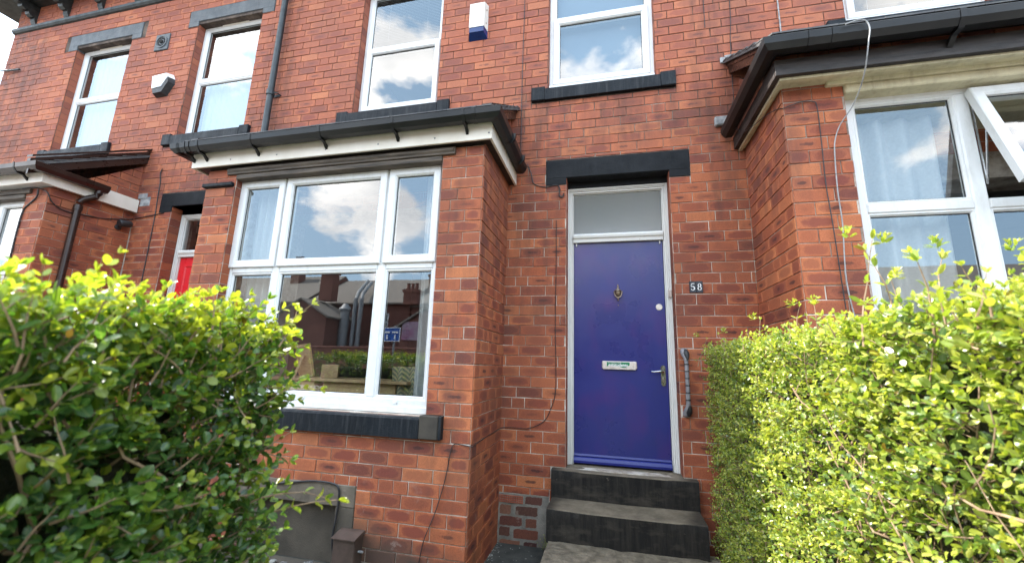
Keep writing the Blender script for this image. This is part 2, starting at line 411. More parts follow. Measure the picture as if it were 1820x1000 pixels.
MAT['brown_plastic'] = simple('dark brown plastic', (0.022, 0.010, 0.007), (0.034, 0.018, 0.014), 3, 0.22, 0.38, spec=0.4, bs=0.05, bscale=14, bd=0.004)
MAT['iron'] = simple('painted iron pipe', (0.010, 0.017, 0.021), (0.03, 0.038, 0.042), 9, 0.35, 0.55, bs=0.4, bscale=50, bd=0.003)
MAT['slate'] = simple('roof slate', (0.045, 0.045, 0.05), (0.12, 0.115, 0.11), 5, 0.6, 0.8, bs=0.7, bscale=25, bd=0.01)
MAT['lead'] = simple('lead flashing', (0.16, 0.165, 0.17), (0.42, 0.42, 0.42), 14, 0.5, 0.7, bs=0.7, bscale=30, bd=0.01)
MAT['eaves_paint'] = simple('black eaves paint', (0.012, 0.014, 0.014), (0.045, 0.05, 0.048), 8, 0.35, 0.6, bs=0.4, bscale=30, bd=0.004)
MAT['render'] = simple('brown painted render', (0.062, 0.05, 0.038), (0.10, 0.082, 0.062), 6, 0.8, bs=0.9, bscale=110, bd=0.006)
MAT['bare_sill'] = simple('brown bare sill end', (0.03, 0.024, 0.018), (0.055, 0.044, 0.033), 8, 0.7, bs=0.4)
MAT['brown_stone'] = simple('brown painted lintel stone', (0.085, 0.068, 0.05), (0.18, 0.145, 0.11), 6, 0.75, bs=0.6, bscale=60, bd=0.006)
MAT['black_rubber'] = simple('black rubber', (0.012, 0.012, 0.013), (0.03, 0.03, 0.032), 20, 0.45, 0.6, bs=0.2)
MAT['grey_plastic'] = simple('grey plastic', (0.17, 0.165, 0.175), (0.26, 0.25, 0.265), 14, 0.4, 0.55, bs=0.15)
MAT['brown_box'] = simple('brown meter box plastic', (0.055, 0.035, 0.027), (0.095, 0.062, 0.05), 10, 0.5, 0.65, bs=0.3, bscale=80)
MAT['box_white'] = simple('weathered white plastic', (0.66, 0.64, 0.57), (0.78, 0.76, 0.70), 12, 0.42, bs=0.1)
MAT['box_blue'] = simple('blue strobe plastic', (0.004, 0.018, 0.10), (0.008, 0.035, 0.16), 5, 0.2, bs=0.0)
MAT['cool_white'] = simple('cool white plastic', (0.72, 0.73, 0.74), (0.80, 0.81, 0.82), 12, 0.3, bs=0.0)
MAT['brass'] = simple('tarnished brass', (0.20, 0.15, 0.11), (0.42, 0.34, 0.27), 60, 0.35, 0.55, metal=0.9, bs=0.2)
MAT['chrome'] = simple('chrome', (0.42, 0.42, 0.41), (0.6, 0.6, 0.59), 30, 0.12, 0.2, metal=1.0, bs=0.0)
MAT['nickel'] = simple('dark nickel plate', (0.10, 0.10, 0.10), (0.30, 0.30, 0.29), 45, 0.2, 0.4, metal=1.0, bs=0.0)
MAT['aluminium'] = simple('dull aluminium', (0.55, 0.47, 0.42), (0.68, 0.60, 0.54), 30, 0.45, 0.6, metal=0.35, bs=0.1)
MAT['green'] = simple('green sticker', (0.0, 0.13, 0.05), (0.0, 0.18, 0.075), 30, 0.4, bs=0.0)
MAT['tile_black'] = simple('black enamel tile', (0.012, 0.014, 0.022), (0.02, 0.024, 0.034), 30, 0.25, bs=0.0)
MAT['tile_white'] = simple('white enamel', (0.72, 0.72, 0.72), (0.8, 0.8, 0.8), 30, 0.3, bs=0.0)
MAT['cable_black'] = simple('black cable', (0.01, 0.01, 0.012), (0.03, 0.028, 0.03), 20, 0.5, bs=0.0)
MAT['cable_grey'] = simple('grey cable', (0.22, 0.22, 0.225), (0.36, 0.36, 0.36), 20, 0.5, bs=0.0)
MAT['cable_white'] = simple('pale cable', (0.55, 0.53, 0.49), (0.7, 0.68, 0.64), 20, 0.5, bs=0.0)
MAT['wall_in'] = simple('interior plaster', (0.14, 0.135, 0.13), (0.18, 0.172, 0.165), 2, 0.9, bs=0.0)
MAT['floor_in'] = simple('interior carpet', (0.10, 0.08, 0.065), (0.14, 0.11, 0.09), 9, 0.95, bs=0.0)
MAT['pine'] = simple('pale pine', (0.42, 0.27, 0.12), (0.56, 0.38, 0.19), 10, 0.5, bs=0.2, stretch=(1, 6, 6))
MAT['oak'] = simple('oak furniture board', (0.30, 0.19, 0.09), (0.42, 0.28, 0.15), 8, 0.45, bs=0.2, stretch=(1, 6, 6))
MAT['foil'] = simple('crumpled dark plastic', (0.02, 0.02, 0.022), (0.30, 0.29, 0.28), 30, 0.2, 0.4, bs=1.0, bscale=40, bd=0.02)
MAT['twig'] = simple('brown twig bark', (0.17, 0.105, 0.06), (0.36, 0.25, 0.16), 20, 0.8, bs=0.3)
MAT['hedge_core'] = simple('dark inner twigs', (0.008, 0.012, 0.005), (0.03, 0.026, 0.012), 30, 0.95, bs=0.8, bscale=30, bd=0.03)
MAT['asphalt'] = simple('damp tarmac', (0.028, 0.03, 0.026), (0.085, 0.083, 0.07), 5, 0.75, 0.9, bs=0.9, bscale=120, bd=0.008)
MAT['soil'] = simple('garden soil', (0.03, 0.022, 0.014), (0.09, 0.07, 0.045), 12, 0.95, bs=1.0, bscale=40, bd=0.03)
MAT['pavement'] = simple('concrete pavement', (0.24, 0.23, 0.21), (0.36, 0.35, 0.32), 5, 0.85, bs=0.5, bscale=80)
MAT['road'] = simple('road asphalt', (0.045, 0.045, 0.047), (0.075, 0.075, 0.075), 3, 0.85, bs=0.6, bscale=120)
MAT['roof_tile'] = simple('grey brown roof tile', (0.13, 0.115, 0.10), (0.22, 0.195, 0.17), 4, 0.8, bs=0.6, bscale=20, bd=0.02, stretch=(1, 3, 5))
MAT['far_brick'] = simple('far red brick', (0.11, 0.042, 0.032), (0.19, 0.075, 0.053), 5, 0.85, bs=0.5, bscale=20, bd=0.01, stretch=(2, 2, 8))
MAT['duct'] = simple('galvanised duct', (0.20, 0.21, 0.22), (0.30, 0.31, 0.32), 6, 0.5, 0.65, metal=0.4, bs=0.1)
MAT['sign_blue'] = simple('blue sign', (0.0, 0.07, 0.33), (0.01, 0.09, 0.40), 6, 0.4, bs=0.0)
MAT['pink'] = simple('pink banner', (0.32, 0.14, 0.24), (0.42, 0.38, 0.40), 1.2, 0.6, bs=0.0)
MAT['terracotta'] = simple('terracotta airbrick', (0.26, 0.07, 0.04), (0.38, 0.11, 0.06), 20, 0.8, bs=0.4)
MAT['void'] = simple('dark void', (0.01, 0.009, 0.008), (0.016, 0.014, 0.012), 5, 0.9, bs=0.0)

# blue gloss door paint: slightly uneven, with purple reflection blotches painted into the colour
m, t, b = newmat('blue door paint')
g = nd(t, 'ShaderNodeNewGeometry')
n = noise(t, 2.6, 4, 0.55); n2 = noise(t, 60, 5, 0.6, stretch=(1, 1, 0.08)); n3 = noise(t, 3.1, 2, 0.5, stretch=(1.4, 1, 0.9))
c = mixc(t, n.outputs['Fac'], (0.006, 0.012, 0.115), (0.011, 0.016, 0.17))
c = mixc(t, ramp(t, n3.outputs['Fac'], [(0.47, (0, 0, 0)), (0.78, (0.6,) * 3)]).outputs[0], c, (0.065, 0.012, 0.14))
n4 = noise(t, 13, 8, 0.75, stretch=(1, 1, 0.5)); c = mixc(t, ramp(t, n4.outputs['Fac'], [(0.78, (0, 0, 0)), (0.84, (0.22,) * 3)]).outputs[0], c, (0.10, 0.11, 0.26))
t.links.new(c, b.inputs['Base Color'])
t.links.new(ramp(t, n.outputs['Fac'], [(0.3, (0.24,) * 3), (0.7, (0.38,) * 3)]).outputs[0], b.inputs['Roughness'])
b.inputs['Specular IOR Level'].default_value = 0.3
b.inputs['Specular IOR Level'].default_value = 0.5; bump(t, b, n2.outputs['Fac'], 0.3, 0.003); MAT['door_blue'] = m
m, t, b = newmat('blue weatherboard paint')
n = noise(t, 22, 8, 0.75, stretch=(0.6, 1, 2)); c = mixc(t, ramp(t, n.outputs['Fac'], [(0.62, (0, 0, 0)), (0.65, (1, 1, 1))]).outputs[0], (0.014, 0.02, 0.18), (0.30, 0.22, 0.16))
t.links.new(c, b.inputs['Base Color']); b.inputs['Roughness'].default_value = 0.4; MAT['door_blue_worn'] = m
MAT['door_red'] = simple('red door paint', (0.55, 0.012, 0.02), (0.68, 0.018, 0.025), 4, 0.25, 0.35, bs=0.0)

def glass_material(name, f0=0.14, rough=0.0, tint=(0.86, 0.9, 0.9), bstr=0.02, bsc=1.6, pattern=False):
    m = bpy.data.materials.new(name); m.use_nodes = True; t = m.node_tree; t.nodes.clear()
    o = nd(t, 'ShaderNodeOutputMaterial'); gl = nd(t, 'ShaderNodeBsdfGlossy'); gl.inputs['Roughness'].default_value = rough
    tr = nd(t, 'ShaderNodeBsdfTransparent'); tr.inputs['Color'].default_value = (*tint, 1)
    lw = nd(t, 'ShaderNodeLayerWeight'); lw.inputs['Blend'].default_value = 0.5
    p = math_(t, 'POWER', lw.outputs['Facing'], 4.0)
    f = math_(t, 'ADD', f0, math_(t, 'MULTIPLY', p, 1 - f0), True)
    ms = nd(t, 'ShaderNodeMixShader')
    t.links.new(f, ms.inputs[0])
    if pattern:
        df = nd(t, 'ShaderNodeBsdfDiffuse'); df.inputs['Color'].default_value = (0.22, 0.23, 0.23, 1)
        m2 = nd(t, 'ShaderNodeMixShader'); m2.inputs[0].default_value = 0.75
        t.links.new(tr.outputs[0], m2.inputs[1]); t.links.new(df.outputs[0], m2.inputs[2]); t.links.new(m2.outputs[0], ms.inputs[1])
    else:
        t.links.new(tr.outputs[0], ms.inputs[1])
    t.links.new(gl.outputs[0], ms.inputs[2])
    t.links.new(ms.outputs[0], o.inputs['Surface'])
    bn = nd(t, 'ShaderNodeBump'); bn.inputs['Strength'].default_value = bstr; bn.inputs['Distance'].default_value = 0.05
    g = nd(t, 'ShaderNodeNewGeometry')
    if pattern:
        wx = nd(t, 'ShaderNodeTexWave'); wx.inputs['Scale'].default_value = 30; wx.bands_direction = 'X'; wx.inputs['Distortion'].default_value = 1.2
        wz = nd(t, 'ShaderNodeTexWave'); wz.inputs['Scale'].default_value = 26; wz.bands_direction = 'Z'; wz.inputs['Distortion'].default_value = 1.2
        t.links.new(g.outputs['Position'], wx.inputs['Vector']); t.links.new(g.outputs['Position'], wz.inputs['Vector'])
        h = math_(t, 'ADD', math_(t, 'MULTIPLY', wx.outputs['Fac'], 0.5), wz.outputs['Fac'])
    else:
        h = noise(t, bsc, 2, 0.4, g.outputs['Position']).outputs['Fac']
    t.links.new(h, bn.inputs['Height']); t.links.new(bn.outputs[0], gl.inputs['Normal'])
    return m
MAT['glass'] = glass_material('window glass', 0.20, bstr=0.012)
MAT['glass_clear'] = glass_material('clear window glass', 0.17, bstr=0.012)
MAT['glass_sky'] = glass_material('upper window glass', 0.30, bstr=0.015)
MAT['glass_pat'] = glass_material('patterned glass', 0.16, 0.18, bstr=0.35, pattern=True)
MAT['glass_dull'] = glass_material('far window glass', 0.25, bstr=0.0)

# curtain cloth, blinds
m, t, b = newmat('white curtain cloth')
n = noise(t, 60, 3); t.links.new(ramp(t, n.outputs['Fac'], [(0.3, (0.60, 0.59, 0.57)), (0.7, (0.72, 0.71, 0.69))]).outputs[0], b.inputs['Base Color'])
b.inputs['Roughness'].default_value = 0.9
tl = nd(t, 'ShaderNodeBsdfTranslucent'); tl.inputs['Color'].default_value = (0.6, 0.6, 0.58, 1); ms = nd(t, 'ShaderNodeMixShader'); ms.inputs[0].default_value = 0.35
t.links.new(b.outputs[0], ms.inputs[1]); t.links.new(tl.outputs[0], ms.inputs[2]); t.links.new(ms.outputs[0], t.nodes['Material Output'].inputs['Surface'])
MAT['curtain'] = m
MAT['blind'] = simple('pale grey blind slat', (0.46, 0.48, 0.52), (0.56, 0.58, 0.61), 5, 0.5, bs=0.0)
m, t, b = newmat('herringbone cloth')
g = nd(t, 'ShaderNodeNewGeometry'); sx = nd(t, 'ShaderNodeSeparateXYZ'); t.links.new(g.outputs['Position'], sx.inputs[0])
zig = math_(t, 'PINGPONG', math_(t, 'MULTIPLY', sx.outputs[0], 1.0), 0.05)
st = math_(t, 'FRACT', math_(t, 'MULTIPLY', math_(t, 'ADD', sx.outputs[2], zig), 26.0))
t.links.new(ramp(t, st, [(0.45, (0.36, 0.30, 0.16)), (0.5, (0.13, 0.14, 0.10))]).outputs[0], b.inputs['Base Color']); MAT['herring'] = m

def leaf_material(name, stops, trans=0.45, rough=0.32):
    m, t, b = newmat(name)
    at = nd(t, 'ShaderNodeAttribute'); at.attribute_name = 'rnd'
    sep = nd(t, 'ShaderNodeSeparateColor'); t.links.new(at.outputs['Color'], sep.inputs[0])
    r = ramp(t, sep.outputs[0], stops)
    c = mixc(t, 0.5, r.outputs[0], ramp(t, sep.outputs[1], [(0, (0.6, 0.6, 0.6)), (1, (1.0, 1.0, 1.0))]).outputs[0], 'MULTIPLY')
    # pale midrib from uv
    uv = nd(t, 'ShaderNodeUVMap'); uv.uv_map = 'UVMap'; su = nd(t, 'ShaderNodeSeparateXYZ'); t.links.new(uv.outputs[0], su.inputs[0])
    rib = ramp(t, math_(t, 'ABSOLUTE', su.outputs[1]), [(0.0, (0.45,) * 3), (0.14, (0, 0, 0))])
    c = mixc(t, rib.outputs[0], c, mixc(t, 0.5, c, (0.42, 0.48, 0.16)))
    # brown blemish on some leaves
    c = mixc(t, math_(t, 'MULTIPLY', ramp(t, sep.outputs[2], [(0.982, (0, 0, 0)), (0.99, (1, 1, 1))]).outputs[0], 0.8), c, (0.17, 0.075, 0.03))
    t.links.new(c, b.inputs['Base Color']); b.inputs['Roughness'].default_value = rough
    b.inputs['Specular IOR Level'].default_value = 0.75
    tl = nd(t, 'ShaderNodeBsdfTranslucent'); t.links.new(mixc(t, 1.0, c, (1.25, 1.35, 0.55), 'MULTIPLY'), tl.inputs['Color'])
    ms = nd(t, 'ShaderNodeMixShader'); ms.inputs[0].default_value = trans
    t.links.new(b.outputs[0], ms.inputs[1]); t.links.new(tl.outputs[0], ms.inputs[2]); t.links.new(ms.outputs[0], t.nodes['Material Output'].inputs['Surface'])
    return m
MAT['leaf'] = leaf_material('privet leaf', [(0.0, (0.030, 0.080, 0.026)), (0.4, (0.075, 0.18, 0.032)), (0.7, (0.17, 0.27, 0.03)), (1.0, (0.44, 0.47, 0.05))])
MAT['leaf_light'] = leaf_material('light privet leaf', [(0.0, (0.075, 0.15, 0.05)), (0.35, (0.17, 0.265, 0.06)), (0.7, (0.30, 0.38, 0.055)), (1.0, (0.54, 0.55, 0.10))], 0.4, 0.30)

# ------------------------------------------------------------------ brickwork
CH = 0.0921; Z0 = 0.082; BL = 0.238; J = 0.0055
def rect_sub(r, h, gap=0.0):
    x0, x1, z0, z1 = r; a0, a1, b0, b1 = h[:4]
    if a1 <= x0 or a0 >= x1 or b1 <= z0 or b0 >= z1: return [r]
    out_ = []
    if a0 > x0: out_.append((x0, a0, z0, z1))
    if a1 < x1: out_.append((a1, x1, z0, z1))
    xa, xb = max(x0, a0), min(x1, a1)
    if b0 > z0: out_.append((xa, xb, z0, b0))
    if b1 < z1: out_.append((xa, xb, b1, z1))
    return out_

def clip_poly(poly, planes):
    for (a, b_, c_) in planes:          # keep a*u+b*v<=c
        o_ = []
        for i in range(len(poly)):
            p, q = poly[i], poly[(i + 1) % len(poly)]
            dp, dq = a * p[0] + b_ * p[1] - c_, a * q[0] + b_ * q[1] - c_
            if dp <= 0: o_.append(p)
            if dp * dq < 0:
                k = dp / (dp - dq); o_.append((p[0] + (q[0] - p[0]) * k, p[1] + (q[1] - p[1]) * k))
        poly = o_
        if len(poly) < 3: return None
    return poly

def bricks(mb, O, U, N, u0, u1, z0, z1, holes=(), planes=(), seed=1, flip=False, blen=BL, proud=0.006, jit=1.0, keep=None):
    """individually modelled bricks on the plane O + u*U + z*Z, facing N"""
    rng = random.Random(seed)
    O = Vector(O); U = Vector(U); N = Vector(N)
    k0 = math.floor((z0 - Z0) / CH); k1 = math.ceil((z1 - Z0) / CH)
    def P(u, v, d): return O + U * u + Vector((0, 0, v)) + N * d
    for k in range(k0, k1):
        ra = Z0 + k * CH; rb = ra + CH
        if rb <= z0 + .012 or ra >= z1 - .012: continue
        ra_, rb_ = max(ra, z0), min(rb, z1)
        # row pattern
        u = u0; i = 0
        kk = k % 6
        start = [0.5, 1.0, 0.5, 1.0, 0.5, 0.75][kk]
        first = True
        while u < u1 - 0.004:
            if kk == 5:
                l = [1, .5, .5][i % 3] if not first else 0.75
            else:
                l = start if first else 1
            first = False; i += 1
            w = l * blen * (1 + rng.uniform(-.012, .012))
            e = min(u + w, u1)
            if u1 - e < 0.05: e = u1
            rects = [(u, e, ra_, rb_)]
            for h in holes:
                rects = [q for r_ in rects for q in rect_sub(r_, h)]
            for (a, b_, c_, d_) in rects:
                if b_ - a < 0.014 or d_ - c_ < 0.014: continue
                j = J / 2 * rng.uniform(.7, 1.3) 
                a2, b2, c2, d2 = a + j, b_ - j, c_ + j, d_ - j
                a2 += rng.uniform(-.001, .001); c2 += rng.uniform(-.001, .0012); d2 += rng.uniform(-.0012, .001)
                poly = [(a2, c2), (b2, c2), (b2, d2), (a2, d2)]
                if keep and not (keep[0] <= (u + e) / 2 < keep[1]):
                    [rng.random() for _ in range(6)]; continue
                if planes:
                    poly = clip_poly(poly, planes)
                    if not poly or (max(q[0] for q in poly) - min(q[0] for q in poly)) < .01: continue
                hd = proud + rng.uniform(-.0015, .0025) * jit
                tx, tz = rng.uniform(-.006, .006) * jit, rng.uniform(-.012, .012) * jit
                cu = sum(q[0] for q in poly) / len(poly); cv = sum(q[1] for q in poly) / len(poly)
                bv = 0.003
                rn = (rng.random(), rng.random(), rng.random(), 1)
                if l == .5 and kk == 5: rn = (rn[0] * .6 + .1, rn[1] * .4, rn[2] * .5, 1)
                def uvf(q): return ((q[0] - u) / max(e - u, .01), (q[1] - ra) / CH)
                outer = poly
                inner = [(q[0] + bv * (1 if cu > q[0] + 1e-4 else -1 if cu < q[0] - 1e-4 else 0), q[1] + bv * (1 if cv > q[1] + 1e-4 else -1 if cv < q[1] - 1e-4 else 0)) for q in poly]
                def dd(q, h_): return h_ + tx * (q[0] - cu) + tz * (q[1] - cv)
                ps = [P(*q, dd(q, hd)) for q in inner]; po = [P(*q, dd(q, hd - .0035)) for q in outer]; pb = [P(*q, -.004) for q in outer]
                mb.face(ps, [uvf(q) for q in inner], rn)
                n_ = len(poly)
                for s_ in range(n_):
                    s2 = (s_ + 1) % n_
                    mb.face([po[s_], po[s2], ps[s2], ps[s_]], [uvf(outer[s_]), uvf(outer[s2]), uvf(inner[s2]), uvf(inner[s_])], rn)
                    mb.face([pb[s_], pb[s2], po[s2], po[s_]], [uvf(outer[s_]), uvf(outer[s2]), uvf(outer[s2]), uvf(outer[s_])], rn)
            u = e

def slab_with_holes(mb, O, U, N, u0, u1, z0, z1, holes, th, m=1, planes=()):
    """mortar-coloured solid wall behind the bricks, th thick, built of cells between the holes"""
    O = Vector(O); U = Vector(U); N = Vector(N)
    us = sorted({u0, u1, *[min(max(h[0], u0), u1) for h in holes], *[min(max(h[1], u0), u1) for h in holes]})
    zs = sorted({z0, z1, *[min(max(h[2], z0), z1) for h in holes], *[min(max(h[3], z0), z1) for h in holes]})
    def solid(i, j):
        if i < 0 or j < 0 or i >= len(us) - 1 or j >= len(zs) - 1: return False
        cu, cz = (us[i] + us[i + 1]) / 2, (zs[j] + zs[j + 1]) / 2
        return not any(h[0] < cu < h[1] and h[2] < cz < h[3] for h in holes)
    def P(u, v, d): return O + U * u + Vector((0, 0, v)) + N * d
    for i in range(len(us) - 1):
        for j in range(len(zs) - 1):
            if not solid(i, j): continue
            a, b_, c_, d_ = us[i], us[i + 1], zs[j], zs[j + 1]
            mb.face([P(a, c_, 0), P(b_, c_, 0), P(b_, d_, 0), P(a, d_, 0)], m=m)
            mb.face([P(a, c_, -th), P(a, d_, -th), P(b_, d_, -th), P(b_, c_, -th)], m=m)
            if not solid(i - 1, j): mb.face([P(a, c_, 0), P(a, d_, 0), P(a, d_, -th), P(a, c_, -th)], m=m)
            if not solid(i + 1, j): mb.face([P(b_, c_, 0), P(b_, c_, -th), P(b_, d_, -th), P(b_, d_, 0)], m=m)
            if not solid(i, j - 1): mb.face([P(a, c_, 0), P(a, c_, -th), P(b_, c_, -th), P(b_, c_, 0)], m=m)
            if not solid(i, j + 1): mb.face([P(a, d_, 0), P(b_, d_, 0), P(b_, d_, -th), P(a, d_, -th)], m=m)

def reveal(mb, x, side, z0, z1, depth, yf=0.0, seed=3):
    """brick jamb of an opening at x; side +1: faces +x"""
    rng = random.Random(seed)
    k0 = math.floor((z0 - Z0) / CH); k1 = math.ceil((z1 - Z0) / CH)
    for k in range(k0, k1):
        a, b_ = max(Z0 + k * CH, z0) + .0025, min(Z0 + (k + 1) * CH, z1) - .0025
        if b_ - a < .012: continue
        c = (rng.random() * .8, rng.random() * .6, rng.random() * .6, 1)
        d = .004 + rng.uniform(-.001, .001)
        mb.box(x - .004 * side, x + d * side, yf + .0045, yf + depth, a, b_, c=c)

def frame_prof(w, d=0.06, ch=0.012):
    return [(0, d), (0, ch * .5), (ch * .5, 0), (w - ch, 0), (w, ch), (w, d)]

YF = 0.09           # window recess in the main wall
def pane(x0, x1, z0, z1, y, parent, mat='glass'):
    mb = MB(); mb.face([(x0, y, z0), (x1, y, z0), (x1, y, z1), (x0, y, z1)])
    return mb.build('pane', MAT[mat], parent, fixn=False)

def gasket(mb, x0, x1, z0, z1, y, m=1):
    mb.ring(x0 - .004, x1 + .004, z0 - .004, z1 + .004, [(0, .004), (0, 0), (.009, 0), (.009, .004)], y, m=m)

def sash_window(house, x0, x1, z0, z1, zt, y=YF, lower_sash=True, mat='glass', fw=.055, sw=.068, vent=False, glass_gap=.022):
    """white upvc window with a fixed top light and a lower sash"""
    mb = MB()
    mb.ring(x0, x1, z0, z1, frame_prof(fw, .07), y)
    mb.box(x0 + fw - .004, x1 - fw + .004, y + .004, y + .066, zt - .03, zt + .03, b=.008)
    mb.box(x0 + .002, x1 - .002, y - .035, y + .01, z0 - .002, z0 + .035, b=.006)
    gx0, gx1 = x0 + fw + .018, x1 - fw - .018
    # glazing bead of the top light
    mb.ring(x0 + fw - .003, x1 - fw + .003, zt + .028, z1 - fw + .003, [(0, .05), (0, .012), (.012, .010), (.024, .022), (.024, .05)], y)
    gasket(mb, x0 + fw + .021, x1 - fw - .021, zt + .052, z1 - fw - .021, y + .03)
    w = mb.build('window', [MAT['white'], MAT['black_rubber']], house)
    if vent:
        v = MB(); xc = (x0 + x1) / 2
        v.box(xc - .22, xc + .22, y - .012, y + .004, z1 - .045, z1 - .022, b=.004); v.build('trickle_vent', MAT['cream'], w)
    pane(x0 + fw + .018, x1 - fw - .018, zt + .049, z1 - fw - .018, y + .034, w, mat)
    s = MB()
    if lower_sash:
        a0, a1, b0, b1 = x0 + fw - .012, x1 - fw + .012, z0 + fw - .004, zt + .004
        s.ring(a0, a1, b0, b1, [(0, .012), (0, -.012), (.006, -.018), (sw - .014, -.018), (sw, -.004), (sw, .05), (.02, .05)], y)
        gasket(s, a0 + sw, a1 - sw, b0 + sw, b1 - sw, y + .010)
        so = s.build('sash', [MAT['white'], MAT['black_rubber']], w)
        pane(a0 + sw - .003, a1 - sw + .003, b0 + sw - .003, b1 - sw + .003, y + .012, w, mat)
    else:
        s.ring(x0 + fw - .003, x1 - fw + .003, z0 + fw - .003, zt - .028, [(0, .05), (0, .012), (.012, .010), (.024, .022), (.024, .05)], y)
        gasket(s, x0 + fw + .021, x1 - fw - .021, z0 + fw + .021, zt - .052, y + .03)
        s.build('sash', [MAT['white'], MAT['black_rubber']], w)
        pane(x0 + fw + .018, x1 - fw - .018, z0 + fw + .018, zt - .049, y + .034, w, mat)
    return w

def lintel(house, x0, x1, zb, zn, zt, n0, n1, mat, depth=.14, pr=.012, skew=.0):
    """stone lintel notched over the opening: ends reach down to zb, middle only to zn"""
    mb = MB()
    b = .006
    mb.box(x0, x1, -pr, depth, zn, zt, b=b)
    mb.box(x0, n0, -pr + .0015, depth - .002, zb, zn + .01, b=.003)
    mb.box(n1, x1, -pr + .0015, depth - .002, zb, zn + .01, b=.003)
    return mb.build('lintel', mat, house)

def stone_sill(house, x0, x1, z0, z1, y0, depth, mat, stool=.14, end=0):
    """stone sill with a weathered sloping top between raised end stools"""
    mb = MB()
    prof = [(y0, z0), (y0, z1 - .02), (y0 + .012, z1 - .006), (depth, z1 + .008), (depth, z0)]
    mb.prism(prof, x0 + stool, x1 - stool)
    mb.box(x0, x0 + stool, y0, -.0 if depth < .02 else depth, z0, z1 + .012, b=.006)
    mb.box(x1 - stool, x1 - (.022 if end else 0), y0, -.0 if depth < .02 else depth, z0, z1 + .012, b=.006, m=end)
    if end: mb.box(x1 - .0215, x1, y0 + .001, depth, z0 + .001, z1 + .011, b=.004)
    return mb.build('sill', [mat, MAT['bare_sill']], house)

# ------------------------------------------------------------------ houses
def bay_box(x0, x1, d, win, zt):
    return dict(x0=x0, x1=x1, d=d, win=win, zt=zt)

WT = .30   # main wall thickness
ZTOP = 6.88
ALLH = []
def main_wall(house, xa, xb, holes, bholes, seed):
    """bricks, mortar body and opening jambs as one wall mesh"""
    mb = MB()
    bricks(mb, (0, 0, 0), (1, 0, 0), (0, -1, 0), -9.27, 6.2, -0.1, ZTOP, ALLH, seed=11, keep=(xa, xb))
    slab_with_holes(mb, (0, 0, 0), (1, 0, 0), (0, -1, 0), xa, xb, -0.1, ZTOP, holes, WT)
    for h in holes:
        if len(h) > 4: continue
        reveal(mb, h[0], 1, h[2], h[3], .13, seed=seed + int(h[0] * 10)); reveal(mb, h[1], -1, h[2], h[3], .13, seed=seed + int(h[1] * 10) + 5)
    return mb

def bay_walls(house, x0, x1, d, wx0, wx1, wz0, wz1, ztop, cheek, seed, extra_holes=(), wt=.22):
    """projecting brick bay: two returns and a front with its window opening; cheek = (z at wall) of the triangle above the eaves"""
    mb = MB()
    fh = [(wx0, wx1, wz0, wz1)] + list(extra_holes)
    bricks(mb, (0, -d, 0), (1, 0, 0), (0, -1, 0), x0, x1, -.1, ztop, fh, seed=seed)
    slab_with_holes(mb, (0, -d, 0), (1, 0, 0), (0, -1, 0), x0 + .002, x1 - .002, -.1, ztop, fh, wt)
    # returns (u runs from the wall outwards or inwards)
    bricks(mb, (x1, -d, 0), (0, 1, 0), (1, 0, 0), 0, d, -.1, cheek + .3, (), planes=[(0, 1, ztop + .02)] if cheek <= ztop else [(-1 * (cheek - ztop) / d, 1, ztop)], seed=seed + 1)
    bricks(mb, (x0, -d, 0), (0, 1, 0), (-1, 0, 0), 0, d, -.1, cheek + .3, (), planes=[(0, 1, ztop + .02)] if cheek <= ztop else [(-1 * (cheek - ztop) / d, 1, ztop)], seed=seed + 2)
    for xs, a, b_ in ((x1, x1 - .2, x1 - .002), (x0, x0 + .002, x0 + .2)):
        mb.prism([(-d + wt, -.1), (-d + wt, ztop), (-.001, cheek if cheek > ztop else ztop), (-.001, -.1)], a, b_, m=1)
        mb.prism([(-d + .003, ztop - .3), (-d + .003, ztop), (-d + wt, ztop), (-d + wt, ztop - .3)], a, b_, m=1)
    reveal(mb, wx0, 1, wz0, wz1, .09, yf=-d, seed=seed + 5); reveal(mb, wx1, -1, wz0, wz1, .09, yf=-d, seed=seed + 6)
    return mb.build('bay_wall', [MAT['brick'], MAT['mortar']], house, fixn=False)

GPROF = [(0, .075), (0, .03), (-.03, 0), (-.085, 0), (-.112, .035), (-.118, .08), (-.106, .085), (-.104, .078), (-.098, .04), (-.08, .012), (-.035, .012), (-.012, .032), (-.010, .075)]
def gutter_run(mb, p0, p1, outw, z, m=0):
    """square-ogee gutter from p0 to p1 (xy), opening outwards along outw"""
    n = len(GPROF); V = []
    for p in (p0, p1):
        for (q, h) in GPROF: V.append((p[0] + outw[0] * -q, p[1] + outw[1] * -q, z + h))
    F = [(i, (i + 1) % n, n + (i + 1) % n, n + i) for i in range(n)] + [tuple(range(n))[::-1], tuple(range(n, 2 * n))]
    mb.poly(V, F, m=m)
def gutter_corner(mb, c, sx, z, m=0):
    """mitred outside corner: profile swept from the front run to the side run"""
    n = len(GPROF); V = []
    for k, (ox, oy) in enumerate(((0, -1), (0.70, -0.70), (sx, 0))):
        for (q, h) in GPROF:
            if k == 0: V.append((c[0], c[1] + q, z + h))
            elif k == 1: V.append((c[0] + sx * -q, c[1] + q, z + h))
            else: V.append((c[0] + sx * -q, c[1], z + h))
    F = []
    for a in (0, 1):
        F += [(a * n + i, a * n + (i + 1) % n, (a + 1) * n + (i + 1) % n, (a + 1) * n + i) for i in range(n)]
    mb.poly(V, F, m=m)
